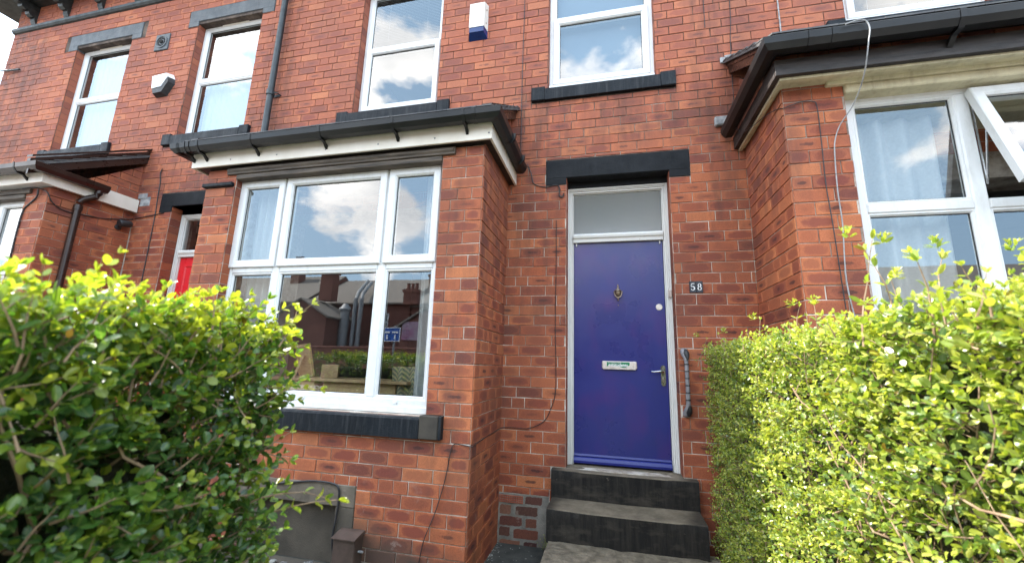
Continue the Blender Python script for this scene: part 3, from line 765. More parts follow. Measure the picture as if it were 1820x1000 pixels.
def gutter_clip_front(house_part, x, y, z, mat, w=.022):
    mb = MB()
    o_ = .006
    prof = [(y + .0, z + .03 - o_), (y - .03, z - o_), (y - .087, z - o_), (y - .118, z + .034), (y - .124, z + .088), (y - .116, z + .09), (y - .10, z + .03), (y - .08, z + .0), (y - .03, z + .0)]
    mb.prism(prof, x - w / 2, x + w / 2)
    mb.prism([(y + .012, z - .062), (y + .012, z - .03), (y - .03, z + .0), (y - .095, z + .004), (y - .085, z - .012), (y - .03, z - .02), (y + .0, z - .05)], x - w / 2, x + w / 2)
    return mb.build('gutter_clip', mat, house_part)

def fascia_set(house, x0, x1, d, z0, z1, mat, soffit_mat, th=.02, side_end=-.02):
    """front and side fascia boards with a soffit"""
    mb = MB()
    mb.box(x0, x1, -d, -d + th, z0, z1, b=.002)
    mb.box(x1 - th, x1, -d + th + .0005, side_end, z0, z1, b=.002)
    mb.box(x0, x0 + th, -d + th + .0005, side_end, z0, z1, b=.002)
    f = mb.build('fascia', mat, house)
    s = MB(); s.box(x0 + th, x1 - th, -d + th, -.003, z0 + .012, z0 + .024); s.build('soffit', soffit_mat, house)
    return f

def lean_roof(house, x0, x1, yf, zf, zw, th=.03, mat=None, rows=7):
    """slated lean-to roof rising from the eaves to the wall"""
    mb = MB()
    rng = random.Random(int(abs(x0) * 100))
    L_ = -yf
    for r_ in range(rows):
        a, b_ = r_ / rows, (r_ + 1.25) / rows
        b_ = min(b_, 1)
        x = x0 - (0 if r_ % 2 else .12); 
        while x < x1:
            e = min(x + .25, x1); xs = max(x, x0)
            ya, yb = yf + L_ * a, yf + L_ * b_; za, zb = zf + (zw - zf) * a, zf + (zw - zf) * b_
            o_ = rng.uniform(0, .003)
            if e - xs > .02:
                mb.poly([(xs, ya, za + th * .9 + o_), (e - .003, ya, za + th * .9 + o_), (e - .003, yb, zb + th * .25), (xs, yb, zb + th * .25), (xs, ya, za + th * .9 - .009), (e - .003, ya, za + th * .9 - .009), (e - .003, yb, zb + th * .25 - .009), (xs, yb, zb + th * .25 - .009)],
                        [(0, 1, 2, 3), (7, 6, 5, 4), (0, 4, 5, 1), (1, 5, 6, 2), (2, 6, 7, 3), (3, 7, 4, 0)])
            x += .25
    mb.prism([(yf, zf - .02), (yf, zf + .008), (-.003, zw + .004), (-.003, zw - .02)], x0 + .004, x1 - .004)
    return mb.build('bay_roof', mat or MAT['slate'], house)

def verge(house, x, y0, z0, y1, z1, depth, th, mat):
    mb = MB(); mb.prism([(y0, z0), (y0, z0 - depth), (y1, z1 - depth), (y1, z1)], x - th / 2, x + th / 2)
    mb.prism([(y0 - .01, z0 + .002), (y0 - .01, z0 - .03), (y1, z1 - .03), (y1, z1 + .002)], x - th / 2 - .012, x + th / 2 + .012)
    mb.prism([(y0 - .01, z0 + .04), (y0 - .01, z0 + .018), (y1, z1 + .018), (y1, z1 + .04)], x - th / 2 - .03, x + th / 2 + .03)
    return mb.build('verge_board', mat, house)

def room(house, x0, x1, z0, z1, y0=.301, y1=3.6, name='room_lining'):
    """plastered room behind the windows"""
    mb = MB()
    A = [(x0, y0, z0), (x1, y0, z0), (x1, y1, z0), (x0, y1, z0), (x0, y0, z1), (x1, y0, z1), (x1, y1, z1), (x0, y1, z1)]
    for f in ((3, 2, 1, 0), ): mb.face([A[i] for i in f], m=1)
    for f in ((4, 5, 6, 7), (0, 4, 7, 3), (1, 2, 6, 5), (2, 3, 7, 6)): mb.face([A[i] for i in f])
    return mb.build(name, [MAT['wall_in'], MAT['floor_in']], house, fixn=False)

HA = empty('terraced_house', (-6.6, 0, 0), 'leftmost red brick terraced house, with the bracketed eaves, pale alarm box and red door', 'house', 'red brick terraced houses')
HB = empty('terraced_house', (-1.5, 0, 0), 'middle red brick terraced house with the blue front door and black stone steps', 'house', 'red brick terraced houses')
HC = empty('terraced_house', (3.2, 0, 0), 'rightmost red brick terraced house, with an open top sash in its bay window', 'house', 'red brick terraced houses')

# openings: x0,x1,z0,z1
W4 = (-7.73, -6.64, 4.25, 5.93); W3 = (-5.44, -4.385, 4.25, 5.93); W2 = (-2.86, -1.815, 4.25, 5.93); W1 = (-.585, .468, 4.25, 5.93); W0 = (2.09, 3.13, 4.55, 6.2)
DR = (-.394, .545, .63, 3.26); DRR = (-5.27, -4.33, .63, 3.27)
# every opening and every place the bricks are hidden or replaced, shared by the whole terrace
BHA = [(-8.95, -5.86, -.2, 3.05), (-7.99, -6.39, 5.9, 6.17), (-5.62, -4.2, 5.9, 6.16), (-7.93, -6.56, 4.1, 4.25), (-5.62, -4.27, 4.1, 4.25), (-5.46, -4.1, 3.2, 3.45)]
BHB = [(-3.735, -.975, -.2, 3.05), (-3.04, -1.66, 4.1, 4.25), (-.755, .643, 4.1, 4.25), (-.592, .724, 3.19, 3.455), (-.745, .62, 5.9, 6.16), (-3.0, -1.66, 5.9, 6.16), (-.972, -.528, -.2, .392), (-.505, .64, -.1, .63)]
BHC = [(1.185, 4.7, -.2, 3.2), (1.925, 3.4, 4.42, 4.55)]
holesA = [W4, W3, DRR, (-8.9, -6.05, .35, 3.0, 0)]; holesB = [W2, W1, DR, (-3.55, -1.15, .35, 3.0, 0)]; holesC = [W0, (1.4, 4.5, .35, 3.0, 0)]
ALLH += holesA + holesB + holesC + BHA + BHB + BHC
mb = main_wall(HA, -9.27, -3.972, holesA, BHA, 11)
bricks(mb, (-9.27, 0, 0), (0, 1, 0), (-1, 0, 0), 0, 3.2, -.1, ZTOP, seed=77)
mb.box(-9.269, -9.0, .302, 8.6, -.1, 8.2 - 1.35, m=1)
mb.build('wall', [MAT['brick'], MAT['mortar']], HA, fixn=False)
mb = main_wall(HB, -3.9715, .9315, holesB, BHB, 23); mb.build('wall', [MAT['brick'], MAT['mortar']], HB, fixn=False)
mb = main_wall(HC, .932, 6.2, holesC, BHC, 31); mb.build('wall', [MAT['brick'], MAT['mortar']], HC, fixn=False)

# body behind the walls (party walls, back) and main roofs
for H_, xa, xb, wx in ((HA, -9.27, -3.972, (-9.0, -4.0)), (HB, -3.970, .931, (-3.94, .9)), (HC, .933, 6.2, (.96, 6.1))):
    mb = MB(); mb.box(xa + .02, xa + .14, .302, 8.6, -.1, ZTOP - .05); mb.box(xb - .14, xb - .02, .302, 8.6, -.1, ZTOP - .05); mb.box(xa + .141, xb - .141, 8.4, 8.6, -.1, ZTOP - .05)
    mb.box(xa + .141, xb - .141, .302, 8.39, 3.36, 3.9); mb.box(xa + .141, xb - .141, .302, 8.39, 6.3, 6.4)
    mb.build('rear_wall', MAT['mortar'], H_)
    mb = MB(); ov = .38 if H_ is HA else 0
    mb.prism([(-.42, 6.93), (-.42, 7.0), (4.3, 9.9), (9.0, 7.0), (9.0, 6.93), (4.3, 9.82)], xa - ov, xb)
    mb.build('roof', MAT['slate'], H_)
    # eaves soffit, gutter
    mb = MB(); mb.box(xa - ov, xb, -.34, .0, 6.872, 6.90); mb.box(xa - ov, xb, -.37, -.341, 6.86, 6.96, b=.004)
    if H_ is HA: mb.prism([(-.33, 6.83), (-.33, 6.95), (4.3, 9.75), (4.3, 9.6)], xa - ov - .03, xa - ov - .002); mb.box(xa - ov, xa, .001, 4.3, 6.872, 6.89)
    mb.build('eaves_soffit', MAT['eaves_paint'], H_)
    mb = MB(); gutter_run(mb, (xa - ov, -.371), (xb - .002, -.371), (0, -1), 6.88); mb.build('eaves_gutter', MAT['gutter'], H_)
    mb = MB(); mb.prism([(-.001, 6.43), (-.03, 6.44), (-.05, 6.465), (-.055, 6.50), (-.03, 6.52), (-.02, 6.53), (-.001, 6.535)], xa, xb - .001)
    mb.build('string_course', MAT['eaves_paint'], H_)
    x = -8.87
    while x < xb - .1:
        if x > xa + .05:
            mb = MB()
            pr = [(-.002, 6.87), (-.33, 6.87), (-.335, 6.83), (-.30, 6.81), (-.285, 6.775), (-.25, 6.755), (-.215, 6.76), (-.205, 6.72), (-.16, 6.70), (-.125, 6.71), (-.11, 6.665), (-.07, 6.64), (-.045, 6.645), (-.04, 6.60), (-.02, 6.56), (-.002, 6.54)]
            mb.prism(pr, x - .048, x + .048); mb.build('eaves_bracket', MAT['eaves_paint'], H_)
        x += .722
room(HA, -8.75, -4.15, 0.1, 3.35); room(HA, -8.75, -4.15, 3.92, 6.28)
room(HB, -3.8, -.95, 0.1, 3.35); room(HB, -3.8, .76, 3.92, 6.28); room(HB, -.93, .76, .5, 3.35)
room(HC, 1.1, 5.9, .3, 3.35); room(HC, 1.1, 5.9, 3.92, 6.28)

# upper windows
GS = MAT['grey_stone']; BK = MAT['black_stone']; LP = MAT['lintel_paint']
sash_window(HA, -7.725, -6.645, 4.27, 5.96, 5.10, lower_sash=False, mat='glass_sky', vent=True)
sash_window(HA, -5.435, -4.39, 4.27, 5.96, 5.10, lower_sash=False, mat='glass_sky', vent=True)
sash_window(HB, -2.855, -1.82, 4.27, 5.96, 5.14, mat='glass')
sash_window(HB, -.583, .466, 4.27, 5.96, 5.10, y=.05, mat='glass')
sash_window(HC, 2.095, 3.125, 4.57, 6.19, 5.45, y=.06, mat='glass_clear')
for (H_, L_, mt) in ((HA, (-7.90, -6.47), GS), (HA, (-5.615, -4.205), GS), (HB, (-3.0, -1.66), BK), (HB, (-.745, .62), BK)):
    n0 = {-7.90: -7.725, -5.615: -5.44, -3.0: -2.86, -.745: -.585}[L_[0]]; n1 = {-7.90: -6.645, -5.615: -4.385, -3.0: -1.815, -.745: .468}[L_[0]]
    lintel(H_, L_[0], L_[1], 5.90, 5.972, 6.16, n0, n1, mt)
stone_sill(HA, -7.905, -6.55, 4.11, 4.25, -.045, .13, BK); stone_sill(HA, -5.62, -4.27, 4.11, 4.25, -.045, .13, BK)
stone_sill(HB, -3.04, -1.655, 4.11, 4.25, -.045, .13, BK); stone_sill(HB, -.752, .643, 4.11, 4.25, -.045, .10, BK); stone_sill(HC, 1.93, 3.39, 4.43, 4.55, -.045, .10, BK)

# ---- mid bay (house B)
bay_walls(HB, -3.738, -.972, .82, -3.397, -1.324, 1.085, 3.21, 3.21, 3.98, 41, extra_holes=[(-2.72, -1.832, -.2, .555)])
mb = MB()   # patch course over the window opening down to beam is timber
mb.box(-3.49, -1.21, -.85, -.60, 3.143, 3.208, b=.004); mb.box(-3.392, -1.326, -.838, -.62, 3.095, 3.142, b=.006)
mb.prism([(-.851, 3.16), (-.862, 3.175), (-.862, 3.19), (-.851, 3.2)], -3.48, -1.22)
mb.build('window_beam', MAT['beam_wood'], HB)
mb = MB(); mb.box(-3.755, -3.41, -.86, -.81, 3.03, 3.068, b=.008); mb.build('ledge_stone', MAT['black_stone'], HB)
stone_sill(HB, -3.55, -1.18, .935, 1.085, -.88, -.60, BK, stool=.17, end=1)
fs = fascia_set(HB, -3.86, -.885, .905, 3.212, 3.375, MAT['cream'], MAT['dark_wood'])
for x in (-3.41, -2.90, -2.395, -1.885, -1.37, -.91):
    s = MB(); s.lathe([(.007, 0), (.007, -.002), (.003, -.005)], (x, -.905, 3.262), 'y', 10); s.build('screw', MAT['grey_plastic'], fs)
mb = MB(); gutter_run(mb, (-3.92, -.92), (-.90, -.92), (0, -1), 3.325)
gutter_corner(mb, (-.90, -.92), 1, 3.325, ); gutter_run(mb, (-.90, -.92), (-.90, -.03), (1, 0), 3.325)
gutter_corner(mb, (-3.88, -.92), -1, 3.325)
gutter_run(mb, (-3.88, -.92), (-3.88, -.03), (-1, 0), 3.325)
for (a, b_) in ((-1.02, -.99), (-3.80, -3.77)):
    mb.prism([(-.918 + q * 1.06, 3.322 + h * 1.06) for q, h in GPROF[:7]] + [(-.918, 3.41)], a, b_)
gt = mb.build('gutter', MAT['gutter'], HB)
for x in (-3.83, -3.68, -3.094, -2.386, -1.698, -1.09): gutter_clip_front(gt, x, -.918, 3.325, MAT['gutter'])
for y in (-.62, -.24):
    s = MB(); s.prism([(-.886 - q * 1.06, 3.322 + h * 1.06) for q, h in [(0, .02)] + GPROF[1:7]], y, y + .03, 'y'); s.build('gutter_clip', MAT['gutter'], gt)
lean_roof(HB, -3.87, -.87, -1.0, 3.42, 4.07)
verge(HB, -.925, -.93, 3.46, -.003, 4.05, .10, .02, MAT['brown_plastic']); verge(HB, -3.84, -.93, 3.46, -.003, 4.05, .10, .02, MAT['brown_plastic'])

# bay window, 3 lights over 3 lights
def bay_window(house, x0, x1, z0, z1, y, mulls, zt, top_sashes, open_idx=None, mat='glass', fw=.06):
    mb = MB()
    mb.ring(x0, x1, z0 + .05, z1, frame_prof(fw, .07), y)
    mb.box(x0 - .002, x1 + .002, y - .02, y + .03, z0, z0 + .055, b=.008)
    mw = .04
    for xm in mulls: mb.box(xm - mw, xm + mw, y + .003, y + .066, z0 + .105, z1 - fw + .004, b=.009)
    xs = [x0 + fw] + [v for xm in mulls for v in (xm - mw, xm + mw)] + [x1 - fw]
    lights = [(xs[i], xs[i + 1]) for i in range(0, len(xs), 2)]
    for a, b_ in lights: mb.box(a - .003, b_ + .003, y + .003, y + .066, zt - .034, zt + .034, b=.009)
    for a, b_ in lights:
        mb.ring(a - .002, b_ + .002, z0 + .108, zt - .032, [(0, .05), (0, .012), (.010, .010), (.02, .022), (.02, .05)], y); gasket(mb, a + .018, b_ - .018, z0 + .128, zt - .052, y + .03)
    for i, (a, b_) in enumerate(lights):
        if not top_sashes[i] and i != open_idx: mb.ring(a - .002, b_ + .002, zt + .032, z1 - fw + .002, [(0, .05), (0, .012), (.010, .010), (.02, .022), (.02, .05)], y); gasket(mb, a + .018, b_ - .018, zt + .052, z1 - fw - .018, y + .03)
    w = mb.build('window', [MAT['white'], MAT['black_rubber']], house)
    for i, (a, b_) in enumerate(lights):
        pane(a + .016, b_ - .016, z0 + .126, zt - .050, y + .034, w, mat)
        if top_sashes[i]:
            s = MB(); a0, a1, b0, b1 = a - .028, b_ + .028, zt + .016, z1 - fw + .022; sw = .07
            s.ring(a0, a1, b0, b1, [(0, .0), (0, -.014), (.006, -.02), (sw - .014, -.02), (sw, -.006), (sw, .05), (.03, .05)], y); gasket(s, a0 + sw, a1 - sw, b0 + sw, b1 - sw, y + .010)
            s.build('sash', [MAT['white'], MAT['black_rubber']], w); pane(a0 + sw - .003, a1 - sw + .003, b0 + sw - .003, b1 - sw + .003, y + .012, w, mat)
        elif i != open_idx:
            pane(a + .016, b_ - .016, zt + .050, z1 - fw - .016, y + .034, w, mat)
    return w, lights
wB, _ = bay_window(HB, -3.43, -1.328, 1.085, 3.137, -.742, (-2.893, -1.848), 2.248, (1, 1, 1))
wB.children[0]
for x in (-2.45, -1.62):
    s = MB(); s.lathe([(.017, .0), (.017, -.006), (.010, -.010)], (x, -.745, 1.165), 'y', 14); s.build('drain_cap', MAT['cool_white'], wB)
# cellar opening
mb = MB(); mb.box(-2.95, -1.832, -.832, -.60, .42, .57, b=.006); mb.build('cellar_lintel', MAT['brown_stone'], HB)
mb = MB(); mb.box(-2.73, -1.98, -.725, -.69, -.1, .45); mb.box(-1.985, -1.833, -.83, -.60, -.1, .419, b=.004); mb.box(-2.9, -2.722, -.822, -.60, -.1, .419, b=.004); mb.build('cellar_panel', MAT['render'], HB)
mb = MB(); mb.box(-3.3, -1.86, -1.2, -.823, -.1, .045, b=.01); mb.build('cellar_kerb', MAT['render'], HB)

# ---- far bay (house A)
bay_walls(HA, -8.6, -5.885, .82, -8.2, -6.22, 1.085, 3.21, 3.21, 3.86, 51)
mb = MB(); mb.box(-8.4, -6.13, -.85, -.60, 3.15, 3.208, b=.004); mb.box(-8.19, -6.222, -.838, -.62, 3.10, 3.149, b=.006); mb.build('window_beam', MAT['beam_wood'], HA)
stone_sill(HA, -8.3, -6.05, .935, 1.085, -.88, -.60, BK, stool=.15)
bay_window(HA, -8.26, -6.222, 1.085, 3.147, -.742, (-7.7, -6.75), 2.248, (1, 1, 1), mat='glass_sky')
fascia_set(HA, -8.75, -5.80, .94, 3.212, 3.375, MAT['cream'], MAT['white'])
mb = MB(); gutter_run(mb, (-8.8, -.955), (-5.81, -.955), (0, -1), 3.30); gutter_corner(mb, (-5.81, -.955), 1, 3.30); gutter_run(mb, (-5.81, -.955), (-5.81, -.40), (1, 0), 3.30)
gA = mb.build('gutter', MAT['brown_plastic'], HA)
for x in (-6.02, -6.68, -7.4): gutter_clip_front(gA, x, -.953, 3.30, MAT['gutter'])
lean_roof(HA, -8.76, -5.80, -1.03, 3.38, 4.0)
verge(HA, -5.83, -1.05, 3.42, -.003, 4.06, .165, .022, MAT['brown_plastic'])
mb = MB(); mb.tube([(-5.755, -.47, 3.31), (-5.755, -.47, 3.27)], .038, 14); mb.tube([(-5.755, -.47, 3.27), (-5.765, -.48, 3.23), (-5.82, -.55, 3.18), (-5.84, -.575, 3.13)], .034, 14)
mb.tube([(-5.84, -.575, 3.10), (-5.84, -.575, 0)], .034, 14); mb.tube([(-5.84, -.575, 3.09), (-5.84, -.575, 3.04)], .041, 14)
mb.tube([(-5.84, -.575, 2.0), (-5.84, -.575, 1.96)], .041, 14)
mb.build('downpipe', MAT['brown_plastic'], HA, smooth=True)
mb = MB(); mb.box(-5.84, -5.70, -.02, -.002, 3.40, 3.47, b=.004); mb.box(-5.80, -5.64, -.012, -.003, 3.30, 3.42, b=.003); mb.build('flashing', MAT['lead'], HA)

# ---- right bay (house C)
bay_walls(HC, 1.19, 4.35, .82, 1.557, 3.72, 1.085, 3.43, 3.43, 4.12, 61)
mb = MB(); mb.box(1.452, 3.85, -.855, -.60, 3.385, 3.432, b=.005); mb.box(1.56, 3.716, -.845, -.62, 3.325, 3.384, b=.008); mb.build('window_beam', MAT['flaky'], HC)
stone_sill(HC, 1.42, 3.85, .935, 1.085, -.88, -.60, BK, stool=.15)
fascia_set(HC, 1.095, 4.5, 1.0, 3.40, 3.515, MAT['dark_wood'], MAT['flaky'], th=.035)
mb = MB(); mb.box(1.13, 4.46, -.964, -.93, 3.385, 3.411, b=.002); mb.box(1.131, 1.16, -.929, -.02, 3.385, 3.411, b=.002); mb.build('soffit_batten', MAT['flaky'], HC)
mb = MB(); gutter_run(mb, (1.11, -1.02), (4.5, -1.02), (0, -1), 3.515); gutter_corner(mb, (1.11, -1.02), -1, 3.515); gutter_run(mb, (1.11, -1.02), (1.11, -.03), (-1, 0), 3.515)
for a in (1.25, 1.38): mb.prism([(-1.018 + q * 1.06, 3.512 + h * 1.06) for q, h in GPROF[:7]] + [(-1.018, 3.6)], a, a + .03)
gC = mb.build('gutter', MAT['gutter'], HC)
for x in (2.05, 2.9, 3.7): gutter_clip_front(gC, x, -1.018, 3.515, MAT['gutter'], w=.03)
lean_roof(HC, 1.06, 4.5, -1.1, 3.62, 4.31)
verge(HC, 1.12, -1.0, 3.66, -.003, 4.28, .10, .025, MAT['brown_plastic'])
mb = MB(); mb.box(.95, 1.07, -.05, -.003, 3.64, 3.73, b=.01); mb.build('flashing', MAT['lead'], HC)
mb = MB(); mb.box(1.04, 1.2, -.02, -.003, 4.29, 4.35, b=.004); mb.tube([(1.08, -.02, 4.34), (1.2, -.03, 4.35), (1.3, -.05, 4.37)], [.02, .012, .008], 6); mb.build('flashing', MAT['lead'], HC)
wC, lights = bay_window(HC, 1.56, 3.716, 1.085, 3.375, -.742, (2.252, 3.02), 2.535, (0, 0, 0), open_idx=1, fw=.085, mat='glass_clear')
# open top-hung sash on the second light
a, b_ = lights[1]; a -= .022; b_ += .022
hz, hy = 3.30, -.765; Ls = .755; th_ = math.asin(.225 / .755)
def tilt(p):   # p=(x, dy, s) s down from the hinge
    x, dy, s_ = p
    return (x, hy - s_ * math.sin(th_) + dy * math.cos(th_), hz - s_ * math.cos(th_) - dy * math.sin(th_) * 1.0)
def ring_tilt(mb, x0, x1, s0, s1, prof, m=0):
    V = []
    for ins, dy in prof:
        V += [tilt((x0 + ins, dy, s0 + ins)), tilt((x1 - ins, dy, s0 + ins)), tilt((x1 - ins, dy, s1 - ins)), tilt((x0 + ins, dy, s1 - ins))]
    n = len(prof); F = []
    for i in range(n):
        j = (i + 1) % n
        for k in range(4): F.append((i * 4 + k, i * 4 + (k + 1) % 4, j * 4 + (k + 1) % 4, j * 4 + k))
    mb.poly(V, F, m=m)
s = MB(); ring_tilt(s, a, b_, 0, Ls, [(0, .03), (0, -.014), (.006, -.02), (.056, -.02), (.07, -.006), (.07, .055), (.05, .055), (.05, .03)])
ring_tilt(s, a + .066, b_ - .066, .066, Ls - .066, [(0, .012), (0, .008), (.009, .008), (.009, .012)], m=1)
s.build('sash', [MAT['white'], MAT['black_rubber']], wC, label='white top-hung sash standing open on its stay')
p = MB(); p.face([tilt((a + .067, .012, .067)), tilt((b_ - .067, .012, .067)), tilt((b_ - .067, .012, Ls - .067)), tilt((a + .067, .012, Ls - .067))]); p.build('pane', MAT['glass'], wC, fixn=False)
for xs in (a + .03, b_ - .03):
    s = MB(); p0 = Vector(tilt((xs, .05, .05))); p1 = Vector(tilt((xs, .05, .45))); pz = Vector((xs, -.735, 2.66))
    s.tube([p0, Vector(tilt((xs, .055, .33)))], .006, 6); s.tube([Vector(tilt((xs, .055, .3))), pz], .006, 6); s.tube([pz, (xs, -.735, 3.2)], .006, 6)
    s.build('stay', MAT['chrome'], wC)

# ---- doors
def door_frame(house, x0, x1, z0, z1, y, zt0, zt1, jw=.055):
    """moulded timber frame with transom"""
    mb = MB()
    def jamb(xa, s_):
        for (o0, o1, dy) in ((0, .018, 0.0), (.0185, .030, .010), (.0305, .046, .018), (.0465, jw, .034)):
            mb.box(xa + s_ * o0, xa + s_ * o1, y + dy, y + .09, z0, z1 - (o0), b=.003)
    jamb(x0, 1); jamb(x1, -1)
    for (o0, o1, dy) in ((0, .018, 0.0), (.0185, .030, .010), (.0305, .046, .018), (.0465, jw, .034)):
        mb.box(x0 + o1 - .0, x1 - o1 + .0, y + dy + .0007, y + .09, z1 - o1, z1 - o0 - .0004, b=.003)
    mb.prism([(y + .1, zt0), (y + .012, zt0), (y + .008, zt0 + .03), (y - .006, zt0 + .04), (y - .012, zt0 + .06), (y + .0, zt0 + .072), (y + .02, zt1 - .006), (y + .03, zt1), (y + .1, zt1)], x0 + jw + .0005, x1 - jw - .0005)
    return mb.build('door_frame', MAT['white_wood'], house)
door_frame(HB, -.393, .540, .60, 3.20, .13, 2.648, 2.738)
pane(-.335, .482, 2.74, 3.14, .172, [o for o in HB.children if o.name.startswith('door_frame')][0], 'glass_pat')
mb = MB(); mb.box(-.39, .54, .118, .26, 3.201, 3.262, b=.002); mb.build('lintel_soffit', LP, HB)
lintel(HB, -.592, .724, 3.192, 3.258, 3.452, -.394, .545, LP, depth=.28, pr=.01)
mb = MB(); mb.box(-.336, .482, .175, .215, .70, 2.645, b=.003)
door = mb.build('front_door', MAT['door_blue'], HB, label='blue glossy front door panel')
mb = MB(); mb.prism([(.174, .708), (.150, .695), (.136, .672), (.140, .652), (.174, .652)], -.337, .480); mb.prism([(.1745, .725), (.165, .725), (.158, .709), (.1745, .709)], -.335, .479)
mb.build('weatherboard', MAT['door_blue_worn'], door)
# knocker
mb = MB(); kx, kz, ky = .071, 2.160, .174
mb.lathe([(.006, -.0), (.008, .006), (.004, .012), (.009, .020), (.011, .026), (.006, .034), (.010, .040), (.018, .048), (.034, .060), (.037, .066), (.034, .070)][::-1] if 0 else [(.004, .075), (.006, .07), (.0045, .06), (.009, .055), (.010, .05), (.005, .043), (.008, .038), (.018, .028), (.033, .016), (.036, .010), (.034, .006)], (kx, ky - .012, kz), 'z', 16)
mb.lathe([(.030, .004), (.030, -.012), (.024, -.028), (.014, -.040), (.008, -.044)], (kx, ky - .008, kz), 'z', 16)
pts = []
for i in range(13):
    a_ = math.pi + math.pi * i / 12; pts.append((kx + .036 * math.cos(a_), ky - .026, kz + .008 + .062 * math.sin(a_)))
mb.tube(pts, [.0045] * 4 + [.005, .0065, .008, .0065, .005] + [.0045] * 4, 8)
mb.lathe([(.005, -.05), (.0075, -.06), (.005, -.066), (.0065, -.075), (.003, -.082)], (kx, ky - .020, kz), 'z', 12)
mb.build('door_knocker', MAT['brass'], door, smooth=True)
mb = MB(); mb.lathe([(.006, 0), (.006, -.004), (.003, -.008)], (.072, .175, 2.04), 'y', 12); mb.build('knocker_stud', MAT['brass'], door)
mb = MB(); mb.lathe([(.029, 0), (.029, -.003), (.026, -.006)], (.429, .175, 2.021), 'y', 28); mb.build('lock_cover', MAT['aluminium'], door, smooth=True)
# letterbox
lx0, lx1, lz0, lz1 = -.083, .221, 1.462, 1.531
mb = MB(); mb.box(lx0, lx1, .158, .175, lz0, lz1, b=.007); mb.box(lx0 + .03, lx1 - .03, .1545, .158, lz0 + .006, lz1 - .004, b=.002); mb.box(lx0 + .01, lx1 - .01, .150, .16, lz0 - .004, lz0 + .005, b=.003)
mb.build('letterbox', MAT['aluminium'], door, smooth=False)
mb = MB(); mb.prism([(-.040, 1.484), (-.040, 1.5225), (.158, 1.5225), (.158, 1.500), (.125, 1.478), (.10, 1.476), (.06, 1.487), (-.02, 1.492)], .1527, .1543, 'y')
mb.build('sticker', MAT['green'], door)
def text_mesh(name, body, size, loc, mat, parent, rot=(R_(90), 0, 0), ext=.0006, align='CENTER', sx=1.0, bold=0.0):
    cu = bpy.data.curves.new(name, 'FONT'); cu.body = body; cu.size = size; cu.extrude = ext; cu.align_x = align; cu.align_y = 'CENTER'; cu.offset = bold
    ob = bpy.data.objects.new(name, cu); col.objects.link(ob)
    bpy.context.view_layer.update()
    dg = bpy.context.evaluated_depsgraph_get()
    me = bpy.data.meshes.new_from_object(ob.evaluated_get(dg))
    bpy.data.objects.remove(ob)
    Mx = Matrix.Translation(loc) @ __import__('mathutils').Euler(rot).to_matrix().to_4x4() @ Matrix.Diagonal((sx, 1, 1, 1))
    me.transform(Mx); me.materials.clear(); me.materials.append(mat)
    o = bpy.data.objects.new(name, me); col.objects.link(o)
    if parent: setpar(o, parent)
    return o
text_mesh('lettering', 'eatstudents', .037, (.058, .1518, 1.497), MAT['tile_white'], door, sx=.98, bold=.0008)
text_mesh('lettering', 'NO. PROPERTY TO LET', .011, (.030, .1518, 1.5165), MAT['tile_white'], door)
# handle
mb = MB()
pr = []
for i in range(24):
    a_ = 2 * math.pi * i / 24; pr.append((.440 + .0195 * math.cos(a_), 1.4165 + (.070 if math.sin(a_) > 0 else -.070) + .018 * math.sin(a_)))
mb.prism(pr, .165, .1745, 'y'); mb.prism([(.440 + (q[0] - .440) * .7, 1.4165 + (q[1] - 1.4165) * .9) for q in pr], .161, .166, 'y')
plate_ = mb.build('handle_plate', MAT['nickel'], door)
mb = MB(); mb.lathe([(.011, 0), (.011, -.03), (.008, -.034)], (.440, .1605, 1.447), 'y', 16)
mb.tube([(.440, .135, 1.447), (.43, .128, 1.450), (.41, .126, 1.4525), (.385, .127, 1.449), (.36, .129, 1.446), (.338, .131, 1.449)], [.011, .011, .0095, .0075, .0065, .007], 10)
mb.build('door_handle', MAT['chrome'], door, smooth=True)
mb = MB(); mb.lathe([(.007, 0), (.007, -.006), (.005, -.007)], (.440, .162, 1.388), 'y', 14); mb.box(.4375, .4425, .156, .162, 1.362, 1.384, b=.001); mb.build('keyhole', MAT['brass'], door)
mb = MB()
for x in (-.31, .456): mb.tube([(x, .165, 2.65), (x, .165, 2.615)], .006, 8)
mb.build('door_pin', MAT['white_wood'], door)
mb = MB(); mb.box(.505, .535, .115, .131, 2.10, 2.17, b=.004); mb.tube([(.512, .112, 2.11), (.512, .112, 2.165)], .006, 8); mb.build('latch', MAT['aluminium'], [o for o in HB.children if o.name.startswith('door_frame')][0])
# hallway behind fanlight is the room_lining. door bottom threshold:
mb = MB(); mb.box(-.394, .545, .10, .299, .55, .634, b=.004); mb.build('threshold', MAT['step'], HB)

# red door of house A
door_frame(HA, -5.265, -4.335, .60, 3.205, .13, 2.66, 2.75)
fr = [o for o in HA.children if o.name.startswith('door_frame')][0]
pane(-5.21, -4.39, 2.75, 3.15, .172, fr, 'glass_dull')
lintel(HA, -5.46, -4.12, 3.197, 3.27, 3.447, -5.27, -4.33, LP, depth=.28, pr=.01)
mb = MB(); mb.box(-5.208, -4.392, .175, .215, .64, 2.655, b=.003)
mb.ring(-5.12, -4.84, 1.7, 2.56, [(0, 0), (.004, -.010), (.018, -.012), (.03, .0)], .1745); mb.ring(-4.76, -4.48, 1.7, 2.56, [(0, 0), (.004, -.010), (.018, -.012), (.03, .0)], .1745)
mb.ring(-5.12, -4.84, .8, 1.55, [(0, 0), (.004, -.010), (.018, -.012), (.03, .0)], .1745); mb.ring(-4.76, -4.48, .8, 1.55, [(0, 0), (.004, -.010), (.018, -.012), (.03, .0)], .1745)
mb.build('front_door', MAT['door_red'], HA, label='red panelled front door')
